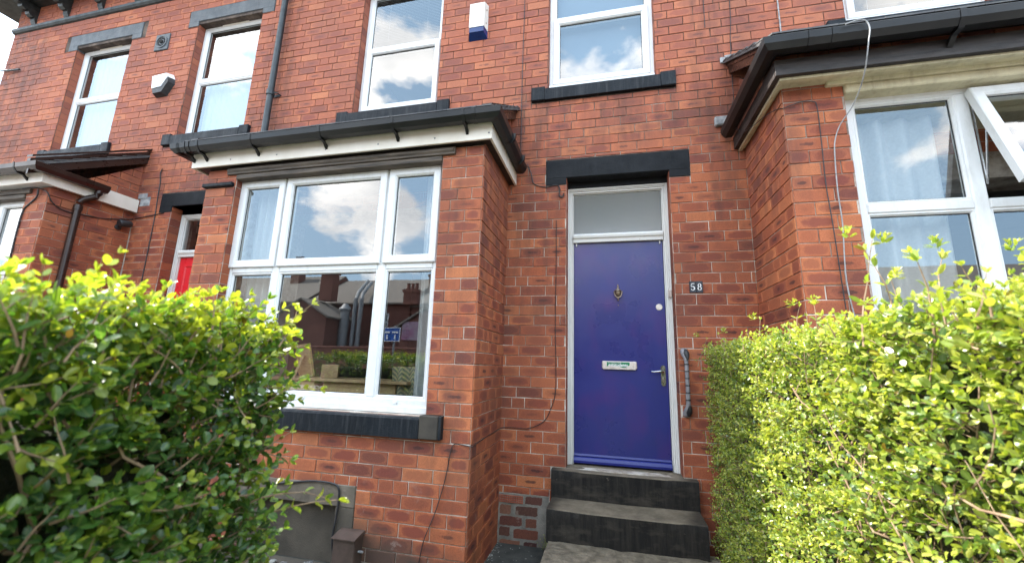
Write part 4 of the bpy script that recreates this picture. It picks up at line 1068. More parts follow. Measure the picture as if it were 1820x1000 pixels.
mb = MB(); mb.box(-5.37, -4.2, -.12, .299, .40, .634, b=.01); mb.box(-5.37, -4.2, -.45, -.121, .2, .42, b=.01); mb.box(-5.37, -4.2, -.8, -.451, 0, .21, b=.01); mb.build('doorstep', MAT['step'], HA)

# ---- steps of house B: worn stone blocks with an irregular front edge
def stepblock(x0, x1, y0, y1, z0, z1, mat, name='doorstep', nx=44, ny=10, sag=.008, rough=.002, seed=1, topn=.0):
    rng = random.Random(seed); mb = MB()
    from mathutils import noise as mn
    def top(x, y): 
        u = (x - x0) / (x1 - x0); 
        return z1 - sag * math.exp(-((u - .5) / .28) ** 2) * (1 if y < (y0 + y1) / 2 else .6) + mn.noise(Vector((x * 9, y * 9, seed))) * rough + mn.fractal(Vector((x * 7, y * 11, seed)), 1, 2, 4) * topn
    def fy(x, z): return y0 + mn.noise(Vector((x * 8, z * 8, seed + 5))) * rough * 1.2 + .0
    V = []; F = []
    # loft: bottom front -> top front(bevel) -> top back
    rows = []
    for j in range(5): rows.append([(lambda x: (x, fy(x, z0 + (z1 - z0 - .009) * j / 4), z0 + (z1 - z0 - .009) * j / 4))(x0 + (x1 - x0) * i / nx) for i in range(nx + 1)])
    rows.append([(x0 + (x1 - x0) * i / nx, fy(x0 + (x1 - x0) * i / nx, z1) + .002, top(x0 + (x1 - x0) * i / nx, y0) - .003) for i in range(nx + 1)])
    for j in range(ny + 1):
        y = y0 + .007 + (y1 - y0 - .007) * j / ny
        rows.append([(x0 + (x1 - x0) * i / nx, y, top(x0 + (x1 - x0) * i / nx, y)) for i in range(nx + 1)])
    for r_ in rows: V += r_
    for j in range(len(rows) - 1):
        for i in range(nx): a_ = j * (nx + 1) + i; F.append((a_, a_ + 1, a_ + nx + 2, a_ + nx + 1))
    nb = len(rows)
    for xi in (0, nx):
        b0 = len(V); V.append((x0 if xi == 0 else x1, y1, z0)); loop = [j * (nx + 1) + xi for j in range(nb)] + [b0]; F.append(tuple(loop if xi == 0 else loop[::-1]))
    mb.poly(V, F); return mb.build(name, mat, HB, smooth=True, fixn=False)
stepblock(-.503, .640, -.085, .10, .40, .631, MAT['step'], seed=1)
stepblock(-.495, .632, -.385, -.0, .19, .42, MAT['step'], seed=2)
stepblock(-.478, .70, -.78, -.30, -.05, .205, MAT['slab'], seed=3, rough=.004, topn=.008)

# ---- rough patch of brickwork by the steps with an airbrick
mb = MB()
rng = random.Random(5)
mb.box(-.971, -.530, -.003, .28, -.1, .391, m=1)
zr = [.352, .262, .175, .09, .0]
for r_i, z in enumerate(zr):
    xx = -.955
    if r_i == 0: xx = -.74
    ws = [[.16], [.11, .20], [.20, .11], [.10, .22], [.19, .12]][r_i]
    for w in ws:
        c = (rng.random(), rng.random() * .8, rng.random(), 1)
        e = min(xx + w, -.545); a0, a1, b0, b1 = xx + rng.uniform(0, .008), e - rng.uniform(0, .01), z - .036 + rng.uniform(-.004, .004), z + .032 + rng.uniform(-.004, .006)
        n_ = 10; P_ = []
        for i in range(n_): P_.append((a0 + (a1 - a0) * i / n_, b0 + rng.uniform(-.002, .003)))
        for i in range(3): P_.append((a1 + rng.uniform(-.003, .002), b0 + (b1 - b0) * (i + .5) / 3))
        for i in range(n_): P_.append((a1 - (a1 - a0) * i / n_, b1 + rng.uniform(-.003, .002)))
        for i in range(3): P_.append((a0 + rng.uniform(-.002, .003), b1 - (b1 - b0) * (i + .5) / 3))
        i0 = len(mb.v); V = [(q[0], -.0045, q[1]) for q in P_] + [(q[0], .0, q[1]) for q in P_]
        k_ = len(P_); mb.poly(V, [tuple(range(k_))] + [(i, (i + 1) % k_, k_ + (i + 1) % k_, k_ + i) for i in range(k_)], c=c)
        xx = e + .022
mb.build('patched_wall', [MAT['brick_rough'], MAT['grey_mortar']], HB, fixn=True)
mb = MB()
for i in range(11): mb.box(-.96 + i * .02, -.952 + i * .02, -.010, .01, .32, .378)
for k_ in range(4): mb.box(-.9602, -.7518, -.0095, .009, .3195 + k_ * .0165, .3275 + k_ * .0165)
mb.box(-.96, -.752, .004, .012, .32, .378, m=1)
mb.build('airbrick', [MAT['terracotta'], MAT['void']], HB)
# ornate vent high on house A
mb = MB(); mb.box(-6.15, -5.905, -.022, .0, 5.61, 5.865, b=.005); 
cx, cz = -6.028, 5.738
mb.lathe([(.098, -.022), (.096, -.032), (.080, -.032), (.078, -.024)], (cx, 0, cz), 'y', 24)
mb.lathe([(.030, -.022), (.028, -.036), (.012, -.040)], (cx, 0, cz), 'y', 12, m=1)
for i in range(12):
    a_ = i * math.pi / 6; mb.lathe([(.012, -.022), (.012, -.028)], (cx + .056 * math.cos(a_), 0, cz + .056 * math.sin(a_)), 'y', 8, m=1)
mb.build('air_vent', [MAT['grey_stone'], MAT['void']], HA)
# cast iron downpipe at the party line
mb = MB(); px, py = -3.978, -.075
mb.tube([(px, py, 6.9), (px, py, 3.98)], .036, 16)
for z in (4.62, 6.28): mb.tube([(px, py, z + .03), (px, py, z - .03)], .046, 16)
mb.build('downpipe', MAT['iron'], HB, smooth=True)
mb = MB()
for z in (4.62, 6.28):
    mb.box(px - .03, px + .08, -.012, -.004, z - .015, z + .015); mb.tube([(px + .04, -.075, z), (px + .085, -.06, z), (px + .09, -.01, z)], .007, 8)
mb.build('pipe_bracket', MAT['iron'], HB)

# ------------------------------------------------------------------ fixtures on the walls
# alarm box, rectangular, white with blue base
ab = empty('alarm_box', (-1.33, 0, 5.15), 'tall white alarm box with blue base between the two upper windows of the middle house', 'alarm box', 'burglar alarm boxes')
def hexa(mb, f, k, y0, y1, m=0):
    n = len(f); mb.poly([(q[0], y1, q[1]) for q in f] + [(q[0], y0, q[1]) for q in k], [tuple(range(n)), tuple(range(n, 2 * n))[::-1]] + [(i, n + i, n + (i + 1) % n, (i + 1) % n) for i in range(n)], m=m)
mb = MB(); hexa(mb, [(-1.455, 5.07), (-1.285, 5.07), (-1.285, 5.37), (-1.455, 5.37)], [(-1.475, 5.055), (-1.262, 5.055), (-1.262, 5.385), (-1.475, 5.385)], -.002, -.085)
mb.build('cover', MAT['box_white'], ab)
mb = MB(); hexa(mb, [(-1.452, 5.071), (-1.288, 5.071), (-1.288, 5.010), (-1.452, 5.010)][::-1], [(-1.472, 5.057), (-1.265, 5.057), (-1.262, 4.965), (-1.475, 4.965)][::-1], -.002, -.080); mb.build('strobe_lens', MAT['box_blue'], ab)
mb = MB()
for z in (5.13, 5.30): mb.tube([(-1.272, -.045, z), (-1.268, -.045, z)], .008, 10)
mb.build('screw', MAT['brass'], ab)
mb = MB(); mb.tube([(-1.33, -.003, 5.385), (-1.33, -.003, 5.42)], .006, 6); mb.build('sealant', MAT['cool_white'], ab)
# alarm box, pentagonal
ab = empty('alarm_box', (-5.8, 0, 5.0), 'small angular white alarm box with a dark lower lens below the cast air vent', 'alarm box', 'burglar alarm boxes')
f = [(-5.955, 5.135), (-5.72, 5.155), (-5.69, 5.10), (-5.775, 4.965), (-5.925, 4.95)]
k = [(-5.985, 5.145), (-5.695, 5.175), (-5.655, 5.10), (-5.76, 4.945), (-5.945, 4.935)]
mb = MB(); hexa(mb, f, k, -.002, -.085); mb.build('cover', MAT['cool_white'], ab)
mb = MB(); f2 = [(-5.925, 4.948), (-5.775, 4.963), (-5.69, 5.098), (-5.672, 5.03), (-5.755, 4.885), (-5.90, 4.875)]
k2 = [(-5.945, 4.933), (-5.762, 4.943), (-5.656, 5.098), (-5.645, 5.02), (-5.74, 4.86), (-5.92, 4.855)]
hexa(mb, f2, k2, -.003, -.078); mb.build('strobe_lens', MAT['black_rubber'], ab)
mb = MB()
ring = [(-5.85 + .033 * math.cos(i * math.pi / 12), -.086, 5.075 + .033 * math.sin(i * math.pi / 12)) for i in range(25)]
mb.tube(ring, .0015, 4, cap=False); mb.tube([(-5.86, -.086, 5.06), (-5.845, -.086, 5.095), (-5.84, -.086, 5.06)], .002, 4); mb.build('logo', MAT['grey_plastic'], ab)
# security camera
sc = empty('security_camera', (-5.87, -.08, 3.02), 'small black security camera on the side wall of the far left bay, beside the downpipe', 'camera')
mb = MB(); mb.lathe([(.035, 0), (.035, .02), (.02, .03)], (-5.883, -.14, 2.985), 'x', 16); mb.tube([(-5.86, -.14, 2.985), (-5.83, -.14, 2.99), (-5.81, -.13, 3.02)], .014, 10); mb.build('mount', MAT['black_rubber'], sc, smooth=True)
mb = MB(); mb.tube([(-5.80, -.06, 3.045), (-5.80, -.085, 3.04), (-5.80, -.17, 3.025), (-5.80, -.185, 3.022)], [.038, .043, .043, .036], 18); mb.build('housing', MAT['black_rubber'], sc, smooth=True)
# house number tiles
hn = empty('house_number', (.715, 0, 2.17), 'black enamel number plate reading 58 to the right of the blue door', 'house number')
for i, (dgt, xc) in enumerate((('5', .688), ('8', .742))):
    mb = MB(); mb.box(xc - .0265, xc + .0265, -.014, -.004, 2.118, 2.218, b=.002); tl_ = mb.build('tile', MAT['tile_black'], hn)
    mb = MB()
    def ribbon(path, ws, ox=xc, oz=2.168, th=.0012):
        V = []; F = []
        for a_ in range(len(path)):
            p0 = Vector(path[max(a_ - 1, 0)]); p1 = Vector(path[min(a_ + 1, len(path) - 1)]); d_ = (p1 - p0).normalized(); q_ = Vector((-d_.y, d_.x)); c_ = Vector(path[a_]); w_ = ws[a_] if isinstance(ws, list) else ws
            for yy in (-.0143, -.0143 - th): V += [(ox + c_.x + q_.x * w_, yy, oz + c_.y + q_.y * w_), (ox + c_.x - q_.x * w_, yy, oz + c_.y - q_.y * w_)]
        for a_ in range(len(path) - 1):
            o_ = a_ * 4; F += [(o_ + 2, o_ + 3, o_ + 7, o_ + 6), (o_, o_ + 4, o_ + 5, o_ + 1), (o_, o_ + 2, o_ + 6, o_ + 4), (o_ + 1, o_ + 5, o_ + 7, o_ + 3)]
        F += [(0, 1, 3, 2), tuple(len(V) - 4 + q for q in (0, 2, 3, 1))]
        mb.poly(V, F)
    if dgt == '5':
        ribbon([(-.010, .027), (.013, .029)], .0032); ribbon([(-.0105, .029), (-.0125, .004)], .0015)
        arc = [(-.001 + .0145 * math.cos(t_), -.0115 + .0165 * math.sin(t_)) for t_ in [math.pi * (.78 - 1.62 * k_ / 16) for k_ in range(17)]]
        ribbon(arc, [.0012 + .0028 * math.sin(math.pi * k_ / 16) for k_ in range(17)]); mb.lathe([(.0038, -.0143), (.0038, -.0155)], (xc - .0125, 0, 2.168 - .019), 'y', 12)
    else:
        for (cz_, rx_, rz_) in ((.0145, .0105, .0125), (-.0135, .0130, .0150)):
            arc = [(rx_ * math.cos(2 * math.pi * k_ / 24), cz_ + rz_ * math.sin(2 * math.pi * k_ / 24)) for k_ in range(25)]
            ribbon(arc, [.0013 + .0022 * abs(math.cos(2 * math.pi * k_ / 24)) for k_ in range(25)])
    mb.build('digit', MAT['tile_white'], tl_)
# grab rail
gr = empty('grab_rail', (.6, 0, 1.12), 'grey plastic grab rail with black ribs, fixed upright beside the blue door', 'grab rail')
mb = MB(); mb.tube([(.598, -.058, 1.20), (.598, -.062, 1.30), (.598, -.062, 1.46), (.598, -.058, 1.545)], .0165, 18); mb.build('rail', MAT['grey_plastic'], gr, smooth=True)
for (za, zb, s_) in ((1.545, 1.625, 1), (1.20, 1.125, -1)):
    mb = MB(); mb.tube([(.598, -.058, za), (.596, -.052, za + s_ * .02), (.590, -.034, za + s_ * .05), (.588, -.012, za + s_ * .078), (.588, -.006, za + s_ * .085)], [.017, .019, .026, .030, .027], 18)
    mb.build('end_bracket', MAT['grey_plastic'], gr, smooth=True)
    mb = MB(); mb.tube([(.606, -.074, za + s_ * .008), (.606, -.066, za + s_ * .035), (.602, -.050, za + s_ * .062), (.600, -.030, za + s_ * .088)], [.008, .018, .024, .014], 14); mb.build('end_cap', MAT['black_rubber'], gr, smooth=True)
for i in range(6):
    mb = MB(); z = 1.235 + i * .0565; mb.lathe([(.0165, -.005), (.0182, -.004), (.0182, .004), (.0165, .005)], (.598, -.0615, z), 'z', 18); mb.build('grip_ring', MAT['black_rubber'], gr)
# meter box
mbx = empty('meter_box', (-1.78, -.88, 0), 'small brown plastic meter box low on the bay wall beside the cellar window', 'meter box')
mb = MB(); mb.box(-1.905, -1.735, -.935, -.826, .05, .262, b=.006); mb.build('case', MAT['brown_box'], mbx)
mb = MB(); mb.prism([(-.826, .262), (-.826, .288), (-.87, .283), (-.952, .262), (-.952, .255)], -1.912, -1.728); mb.build('lid', MAT['brown_box'], mbx)
mb = MB(); mb.tube([(-1.735, -.88, .17), (-1.70, -.88, .17)], .008, 8); mb.build('stub_pipe', MAT['cable_grey'], mbx)

def smooth_path(pts, n=6):
    pts = [Vector(p) for p in pts]; out_ = []
    for i in range(len(pts) - 1):
        p0 = pts[max(i - 1, 0)]; p1 = pts[i]; p2 = pts[i + 1]; p3 = pts[min(i + 2, len(pts) - 1)]
        for k in range(n):
            t_ = k / n
            out_.append(.5 * ((2 * p1) + (-p0 + p2) * t_ + (2 * p0 - 5 * p1 + 4 * p2 - p3) * t_ ** 2 + (-p0 + 3 * p1 - 3 * p2 + p3) * t_ ** 3))
    out_.append(pts[-1]); return out_
def cable(pts, r, mat, label, smooth=True, group='loose cables on the walls'):
    mb = MB(); mb.tube(smooth_path(pts) if smooth else pts, r, 6)
    o = mb.build('cable', MAT[mat], None, smooth=True); tag(o, label, 'cable', group); return o
cable([(-.858, -.012, 6.9), (-.852, -.012, 5.4), (-.857, -.013, 4.5), (-.853, -.013, 3.7), (-.853, -.012, 3.45)], .004, 'cable_black', 'black cable running straight down the brick beside the upper window over the blue door')
cable([(-.78, -.02, 3.43), (-.74, -.016, 3.33), (-.71, -.012, 3.22), (-.60, -.012, 3.175), (-.49, -.012, 3.19), (-.455, -.014, 3.15), (-.46, -.016, 3.08), (-.43, -.014, 3.06), (-.415, -.013, 3.10)], .005, 'cable_black', 'short black cable curling under the left end of the blue door lintel')
cable([(-.487, -.012, 2.83), (-.484, -.011, 2.4), (-.488, -.012, 1.9), (-.479, -.012, 1.45), (-.481, -.013, 1.25), (-.515, -.013, 1.12), (-.58, -.013, 1.0), (-.714, -.013, .932), (-.85, -.013, .93), (-.958, -.013, .925),
       (-.957, -.06, .925), (-.957, -.45, .918), (-.957, -.79, .905), (-.957, -.836, .905), (-1.03, -.836, .912), (-1.087, -.836, .912), (-1.11, -.836, .865), (-1.14, -.836, .68), (-1.20, -.836, .46), (-1.27, -.836, .28), (-1.299, -.836, .12), (-1.32, -.836, .0)], .0032, 'cable_black', 'thin black cable dropping beside the blue door and running round the bay corner')
cable([(-2.60, -.842, .52), (-2.4, -.842, .548), (-2.19, -.842, .578), (-2.02, -.842, .575), (-1.965, -.842, .545), (-1.955, -.842, .46), (-1.962, -.842, .35), (-1.975, -.842, .22), (-1.955, -.845, .12), (-1.91, -.86, .075)], .008, 'cable_black', 'thick black cable looping over the cellar window lintel to the brown meter box')
cable([(.932, -.013, 6.9), (.933, -.012, 5.2), (.931, -.012, 4.7)], .0035, 'cable_black', 'faint dark cable at the top of the wall, right of the window over the door')
cable([(1.16, -.012, 6.9), (1.164, -.012, 5.0), (1.14, -.014, 4.5), (1.128, -.016, 4.08), (1.115, -.05, 3.9), (1.075, -.08, 3.72), (1.07, -.15, 3.57), (1.08, -.30, 3.41), (1.10, -.50, 3.34), (1.15, -.66, 3.33), (1.178, -.76, 3.30), (1.19, -.835, 3.26), (1.28, -.838, 3.288), (1.36, -.838, 3.285), (1.385, -.838, 3.24), (1.384, -.838, 2.96), (1.379, -.838, 2.68), (1.389, -.838, 2.40), (1.402, -.838, 1.83), (1.42, -.838, 1.4)], .0032, 'cable_black', 'dark cable looping under the right bay fascia and down its brick pier')
cable([(1.565, -.014, 6.9), (1.567, -.014, 4.93), (1.56, -.03, 4.42)], .006, 'cable_grey', 'grey cable hanging down the brick left of the window with the slatted blind')
cable([(1.44, -1.16, 3.585), (1.50, -1.165, 3.60), (1.545, -1.16, 3.595), (1.565, -1.155, 3.54), (1.55, -1.15, 3.45), (1.545, -1.13, 3.38), (1.55, -1.08, 3.31), (1.555, -1.0, 3.24), (1.535, -.93, 3.16), (1.49, -.87, 3.08), (1.465, -.845, 3.0), (1.45, -.842, 2.90), (1.438, -.842, 2.63), (1.44, -.842, 2.40), (1.421, -.842, 2.04), (1.45, -.842, 1.75), (1.5, -.845, 1.55)], .0038, 'cable_grey', 'grey cable hooked over the right bay gutter and hanging down its brick pier')
cable([(-6.06, -.94, 3.15), (-5.98, -.90, 3.18), (-5.93, -.84, 3.17), (-5.872, -.83, 3.13), (-5.868, -.78, 3.05), (-5.868, -.68, 3.0), (-5.868, -.5, 3.01), (-5.868, -.3, 3.04), (-5.868, -.02, 3.13), (-5.8, -.013, 3.14), (-5.6, -.013, 3.16), (-5.37, -.013, 3.19)], .006, 'cable_black', 'black cable sagging along the side of the far left bay towards the red door lintel')
cable([(-6.0, -.85, 3.18), (-6.02, -.838, 3.1), (-6.12, -.835, 3.02), (-6.18, -.835, 2.95), (-6.19, -.835, 2.7), (-6.17, -.835, 2.2), (-6.17, -.835, 1.5)], .008, 'cable_black', 'black cable down the front pier of the far left bay beside its window')
cable([(-5.531, -.02, 3.79), (-5.555, -.014, 3.72), (-5.53, -.012, 3.6), (-5.52, -.012, 3.4), (-5.5, -.012, 3.05), (-5.5, -.012, 2.2)], .006, 'cable_black', 'thin black cable on the brick left of the red door')
# insulator arm on the gable corner
ins = empty('cable_insulator', (-9.27, -.05, 5.75), 'small iron arm with a ceramic insulator sticking out of the far left gable corner', 'insulator')
mb = MB(); mb.tube([(-8.85, -.03, 5.73), (-9.1, -.035, 5.74), (-9.3, -.04, 5.78), (-9.65, -.05, 5.86), (-9.8, -.05, 5.89)], .014, 8); mb.build('arm', MAT['iron'], ins)
mb = MB(); mb.lathe([(.05, .0), (.055, .03), (.03, .05), (.055, .07), (.05, .10), (.03, .12)], (-9.58, -.05, 5.86), 'z', 14); mb.lathe([(.02, 0), (.03, -.04), (.018, -.09), (.026, -.12)][::-1], (-9.58, -.05, 5.85), 'z', 12); mb.build('insulator', MAT['black_rubber'], ins)

# ------------------------------------------------------------------ things behind the glass
def curtain_mesh(x0, x1, z0, z1, y, amp, nf, top_y=None, lean=0.0):
    mb = MB(); n = int((x1 - x0) * 110) + 8; nz = 8; V = []; F = []
    for j in range(nz + 1):
        tz_ = j / nz; z = z1 + (z0 - z1) * tz_
        for i in range(n + 1):
            u = i / n; x = x0 + (x1 - x0) * u + lean * tz_ * (u)
            V.append((x, y + amp * (1 + .3 * math.sin(u * 7)) * math.sin(u * nf * 2 * math.pi + .6 * math.sin(tz_ * 2)), z))
    for j in range(nz):
        for i in range(n): a_ = j * (n + 1) + i; F.append((a_, a_ + 1, a_ + n + 2, a_ + n + 1))
    mb.poly(V, F); return mb
o = curtain_mesh(1.60, 2.20, 1.2, 3.25, -.55, .03, 4).build('curtain', MAT['curtain'], smooth=True, fixn=False); tag(o, 'wide white curtain behind the left light of the right bay window', 'curtain', 'white curtains')
o = curtain_mesh(-1.56, -1.42, 1.2, 3.1, -.58, .02, 2).build('curtain', MAT['curtain'], smooth=True, fixn=False); tag(o, 'narrow white curtain gathered at the right edge of the middle bay window', 'curtain', 'white curtains')
o = curtain_mesh(-3.38, -2.98, 1.2, 3.1, -.56, .022, 5).build('curtain', MAT['curtain'], smooth=True, fixn=False); tag(o, 'white curtain behind the left light of the bay window over the cellar opening', 'curtain', 'white curtains')
o = curtain_mesh(-6.7, -6.28, 1.2, 3.1, -.56, .02, 5).build('curtain', MAT['curtain'], smooth=True, fixn=False); tag(o, 'pale curtain in the window of the far left bay', 'curtain', 'white curtains')
o = curtain_mesh(-7.66, -6.70, 4.3, 5.92, .24, .005, 9).build('net_curtain', MAT['curtain'], smooth=True, fixn=False); tag(o, 'net curtain in the upper window nearest the far gable end', 'curtain', 'net curtains')
o = curtain_mesh(-5.38, -4.44, 4.3, 5.92, .24, .005, 9).build('net_curtain', MAT['curtain'], smooth=True, fixn=False); tag(o, 'net curtain in the upper window beside the black downpipe', 'curtain', 'net curtains')
def blind(x0, x1, z0, z1, y, pitch, label, open_=.35):
    mb = MB(); z = z1
    while z > z0:
        mb.poly([(x0, y - .012, z - .010 * open_ * 2), (x1, y - .012, z - .010 * open_ * 2), (x1, y + .012, z + .010), (x0, y + .012, z + .010)], [(0, 1, 2, 3)]); z -= pitch
    mb.tube([(x0 + .2, y, z1), (x0 + .2, y, z0)], .0012, 4); mb.tube([(x1 - .2, y, z1), (x1 - .2, y, z0)], .0012, 4)
    o = mb.build('window_blind', MAT['blind'], fixn=False); tag(o, label, 'blind', 'slatted window blinds'); return o
blind(2.15, 3.07, 4.60, 6.13, .135, .046, 'open slatted grey blind in the upper window at the top right', .55)
blind(-2.79, -1.88, 5.30, 5.92, .15, .022, 'pale slatted blind in the upper window over the middle bay', .6)
o = MB(); o.box(-.52, .41, .16, .165, 4.30, 5.92); o = o.build('roller_blind', simple('dim blue grey roller blind', (0.10, 0.13, 0.17), (0.12, 0.155, 0.195), 2, .8, bs=0)); tag(o, 'plain blue grey roller blind drawn down in the upper window over the blue door', 'blind')

def gtag(o, l, c): return tag(o, l, c)
sh = empty('sideboard', (-2.3, -.3, .3), 'low oak sideboard just inside the middle bay window', 'sideboard')
mb = MB(); mb.box(-3.1, -1.62, -.58, -.18, 1.285, 1.31, b=.003); mb.build('top', MAT['oak'], sh)
mb = MB(); mb.box(-3.08, -2.50, -.56, -.2, .3, 1.284); mb.box(-2.44, -1.75, -.52, -.2, .3, 1.284); mb.build('body', MAT['pine'], sh)
pf = empty('picture_frame', (-2.78, -.4, 1.31), 'pale wooden picture frame seen from behind, leaning on its strut in the middle bay window', 'picture frame')
def orient(o, loc, rot): o.location = loc; o.rotation_euler = rot
mb = MB(); mb.box(-.09, .09, -.006, .006, 0, .30, b=.002); mb.ring(-.09, .09, 0, .30, [(0, 0), (0, -.012), (.022, -.012), (.022, 0)], -.006); mb.build('frame', MAT['pine'], pf)
mb = MB(); mb.poly([(-.02, -.012, .20), (.02, -.012, .20), (.0, -.14, 0), (-.03, -.14, 0), (-.02, -.018, .20), (.02, -.018, .20), (.0, -.148, 0), (-.03, -.148, 0)], [(0, 1, 2, 3), (7, 6, 5, 4), (0, 4, 5, 1), (1, 5, 6, 2), (2, 6, 7, 3), (3, 7, 4, 0)]); mb.build('strut', MAT['pine'], pf)
orient(pf, (-2.72, -.38, 1.312), (R_(12), R_(-6), R_(-12)))
for ch in pf.children: ch.matrix_parent_inverse = Matrix.Identity(4)
mb = MB(); mb.box(-.07, .07, -.05, .05, 0, .115, b=.002); o = mb.build('small_box', MAT['oak']); orient(o, (-2.47, -.40, 1.312), (0, 0, R_(28))); tag(o, 'small plain wooden box standing on the sideboard inside the middle bay window', 'box')
o = curtain_mesh(-1.80, -1.44, .9, 1.43, -.50, .02, 3).build('cushion_cloth', MAT['herring'], smooth=True, fixn=False); tag(o, 'herringbone throw over a seat behind the right light of the middle bay window', 'throw')

# ------------------------------------------------------------------ ground and street
mb = MB(); mb.face([(-120, -120, -.02), (120, -120, -.02), (120, 60, -.02), (-120, 60, -.02)]); mb.build('ground', MAT['soil'], fixn=False, kind='structure')
mb = MB(); mb.box(-3.98, 6.2, -3.1, -.003, -.1, .0); o = mb.build('path', MAT['asphalt'], kind='structure')
mb = MB(); mb.box(-60, 60, -6.4, -4.05, -.1, .03); mb.build('pavement', MAT['pavement'], kind='structure')
mb = MB(); mb.box(-60, 60, -14.0, -6.401, -.1, -.01); mb.build('road', MAT['road'], kind='structure')
mb = MB(); mb.box(-.72, .66, -4.05, -3.1, -.1, .012); mb.build('gate_threshold', MAT['pavement'], kind='structure')

# litter and small stones by the cellar kerb and step corner
def crumple(name, c, r, seed, mat, label, flat=.6):
    from mathutils import noise as mn
    import bmesh
    bm = bmesh.new(); bmesh.ops.create_icosphere(bm, subdivisions=3, radius=r)
    for v in bm.verts:
        n_ = mn.noise(v.co * 38 + Vector((seed, 0, 0))); v.co *= 1 + n_ * .75; v.co.z = v.co.z * flat
    me = bpy.data.meshes.new(name); bm.to_mesh(me); bm.free(); me.materials.append(mat); o = bpy.data.objects.new(name, me); o.location = c; col.objects.link(o); tag(o, label, 'litter', 'litter by the cellar window'); return o
crumple('litter', (-2.06, -.98, .075), .045, 3, MAT['foil'], 'crumpled shiny dark wrapper on the kerb near the brown meter box')
crumple('litter', (-2.24, -.99, .065), .04, 9, MAT['foil'], 'flattened silver wrapper on the kerb under the boarded cellar window', .4)
crumple('litter', (-2.36, -.95, .062), .022, 14, MAT['pavement'], 'small pale scrap on the kerb under the boarded cellar window', .5)
rng = random.Random(4); mb = MB()
for i in range(160):
    x, y = rng.uniform(-1.0, -.45), -abs(rng.gauss(0, .5)) - .02
    if rng.random() < .5: x, y = rng.choice([(-.96 + abs(rng.gauss(0, .03)), y)])
    s_ = rng.uniform(.002, .008); a_ = rng.random() * 3
    mb.poly([(x + s_ * math.cos(a_ + k_ * 2.1) * rng.uniform(.6, 1.2), y + s_ * math.sin(a_ + k_ * 2.1), 0.001) for k_ in range(3)] + [(x, y, s_ * rng.uniform(.4, 1))], [(0, 1, 3), (1, 2, 3), (2, 0, 3)])
o = mb.build('grit', MAT['pavement'], kind='stuff'); tag(o, 'loose grit and small stones on the tarmac by the steps', 'grit')

# ------------------------------------------------------------------ foliage
# leaf template (length 1 along x, width along y, z up)
LT = np.array([(0, 0, 0), (.22, .19, .02), (.22, 0, -.035), (.22, -.19, .02), (.55, .25, .03), (.55, 0, -.03), (.55, -.25, .03), (.83, .165, -.01), (.83, 0, -.04), (.83, -.165, -.01), (1.0, 0, -.09)], np.float64)
LF = [(0, 2, 1), (0, 3, 2), (1, 2, 5, 4), (2, 3, 6, 5), (4, 5, 8, 7), (5, 6, 9, 8), (7, 8, 10), (8, 9, 10)]
class Leaves:
    def __init__(s): s.p = []; s.d = []; s.n = []; s.l = []; s.w = []; s.c = []
    def add(s, p, d, n, l, w, c): s.p.append(p); s.d.append(d); s.n.append(n); s.l.append(l); s.w.append(w); s.c.append(c)
    def build(s, name, mat, parent):
        P, D, Nn = np.array(s.p), np.array(s.d), np.array(s.n); l = np.array(s.l)[:, None, None]; w = np.array(s.w)[:, None, None]
        D /= np.linalg.norm(D, axis=1)[:, None]; Y = np.cross(Nn, D); Y /= np.linalg.norm(Y, axis=1)[:, None] + 1e-9; Zz = np.cross(D, Y)
        T = LT[None]
        cz_ = RG.uniform(-.8, 3.2, len(P))[:, None, None]; V = P[:, None] + T[..., 0:1] * D[:, None] * l + T[..., 1:2] * Y[:, None] * w + (T[..., 2:3] * cz_) * Zz[:, None] * l
        n = len(P); k = len(LT); V = V.reshape(-1, 3)
        sizes = [len(f) for f in LF]; loops = np.concatenate([np.array(f) for f in LF]); nl = len(loops)
        allv = (np.arange(n)[:, None] * k + loops[None]).ravel().astype(np.int32)
        me = bpy.data.meshes.new(name)
        me.vertices.add(n * k); me.vertices.foreach_set('co', V.astype(np.float32).ravel())
        me.loops.add(n * nl); me.loops.foreach_set('vertex_index', allv)
        nf = n * len(LF); me.polygons.add(nf)
        st = (np.arange(n)[:, None] * nl + np.concatenate([[0], np.cumsum(sizes)[:-1]])[None]).ravel().astype(np.int32)
        me.polygons.foreach_set('loop_start', st)
        try: me.polygons.foreach_set('loop_total', np.tile(sizes, n).astype(np.int32))
        except Exception: pass
        me.polygons.foreach_set('use_smooth', np.ones(nf, bool))
        me.update(calc_edges=True)
        uv = me.uv_layers.new(name='UVMap'); u = np.stack([LT[loops, 0], LT[loops, 1] * 2], 1); uv.data.foreach_set('uv', np.tile(u, (n, 1)).astype(np.float32).ravel())
        ca = me.color_attributes.new('rnd', 'FLOAT_COLOR', 'CORNER'); c = np.array(s.c); c = np.concatenate([c, np.ones((n, 1))], 1)
        ca.data.foreach_set('color', np.repeat(c, nl, axis=0).astype(np.float32).ravel())
        me.materials.append(mat); me.validate()
        o = bpy.data.objects.new(name, me); col.objects.link(o)
        if parent: setpar(o, parent)
        return o
RG = np.random.default_rng(3)
def unit(v): return v / (np.linalg.norm(v) + 1e-9)
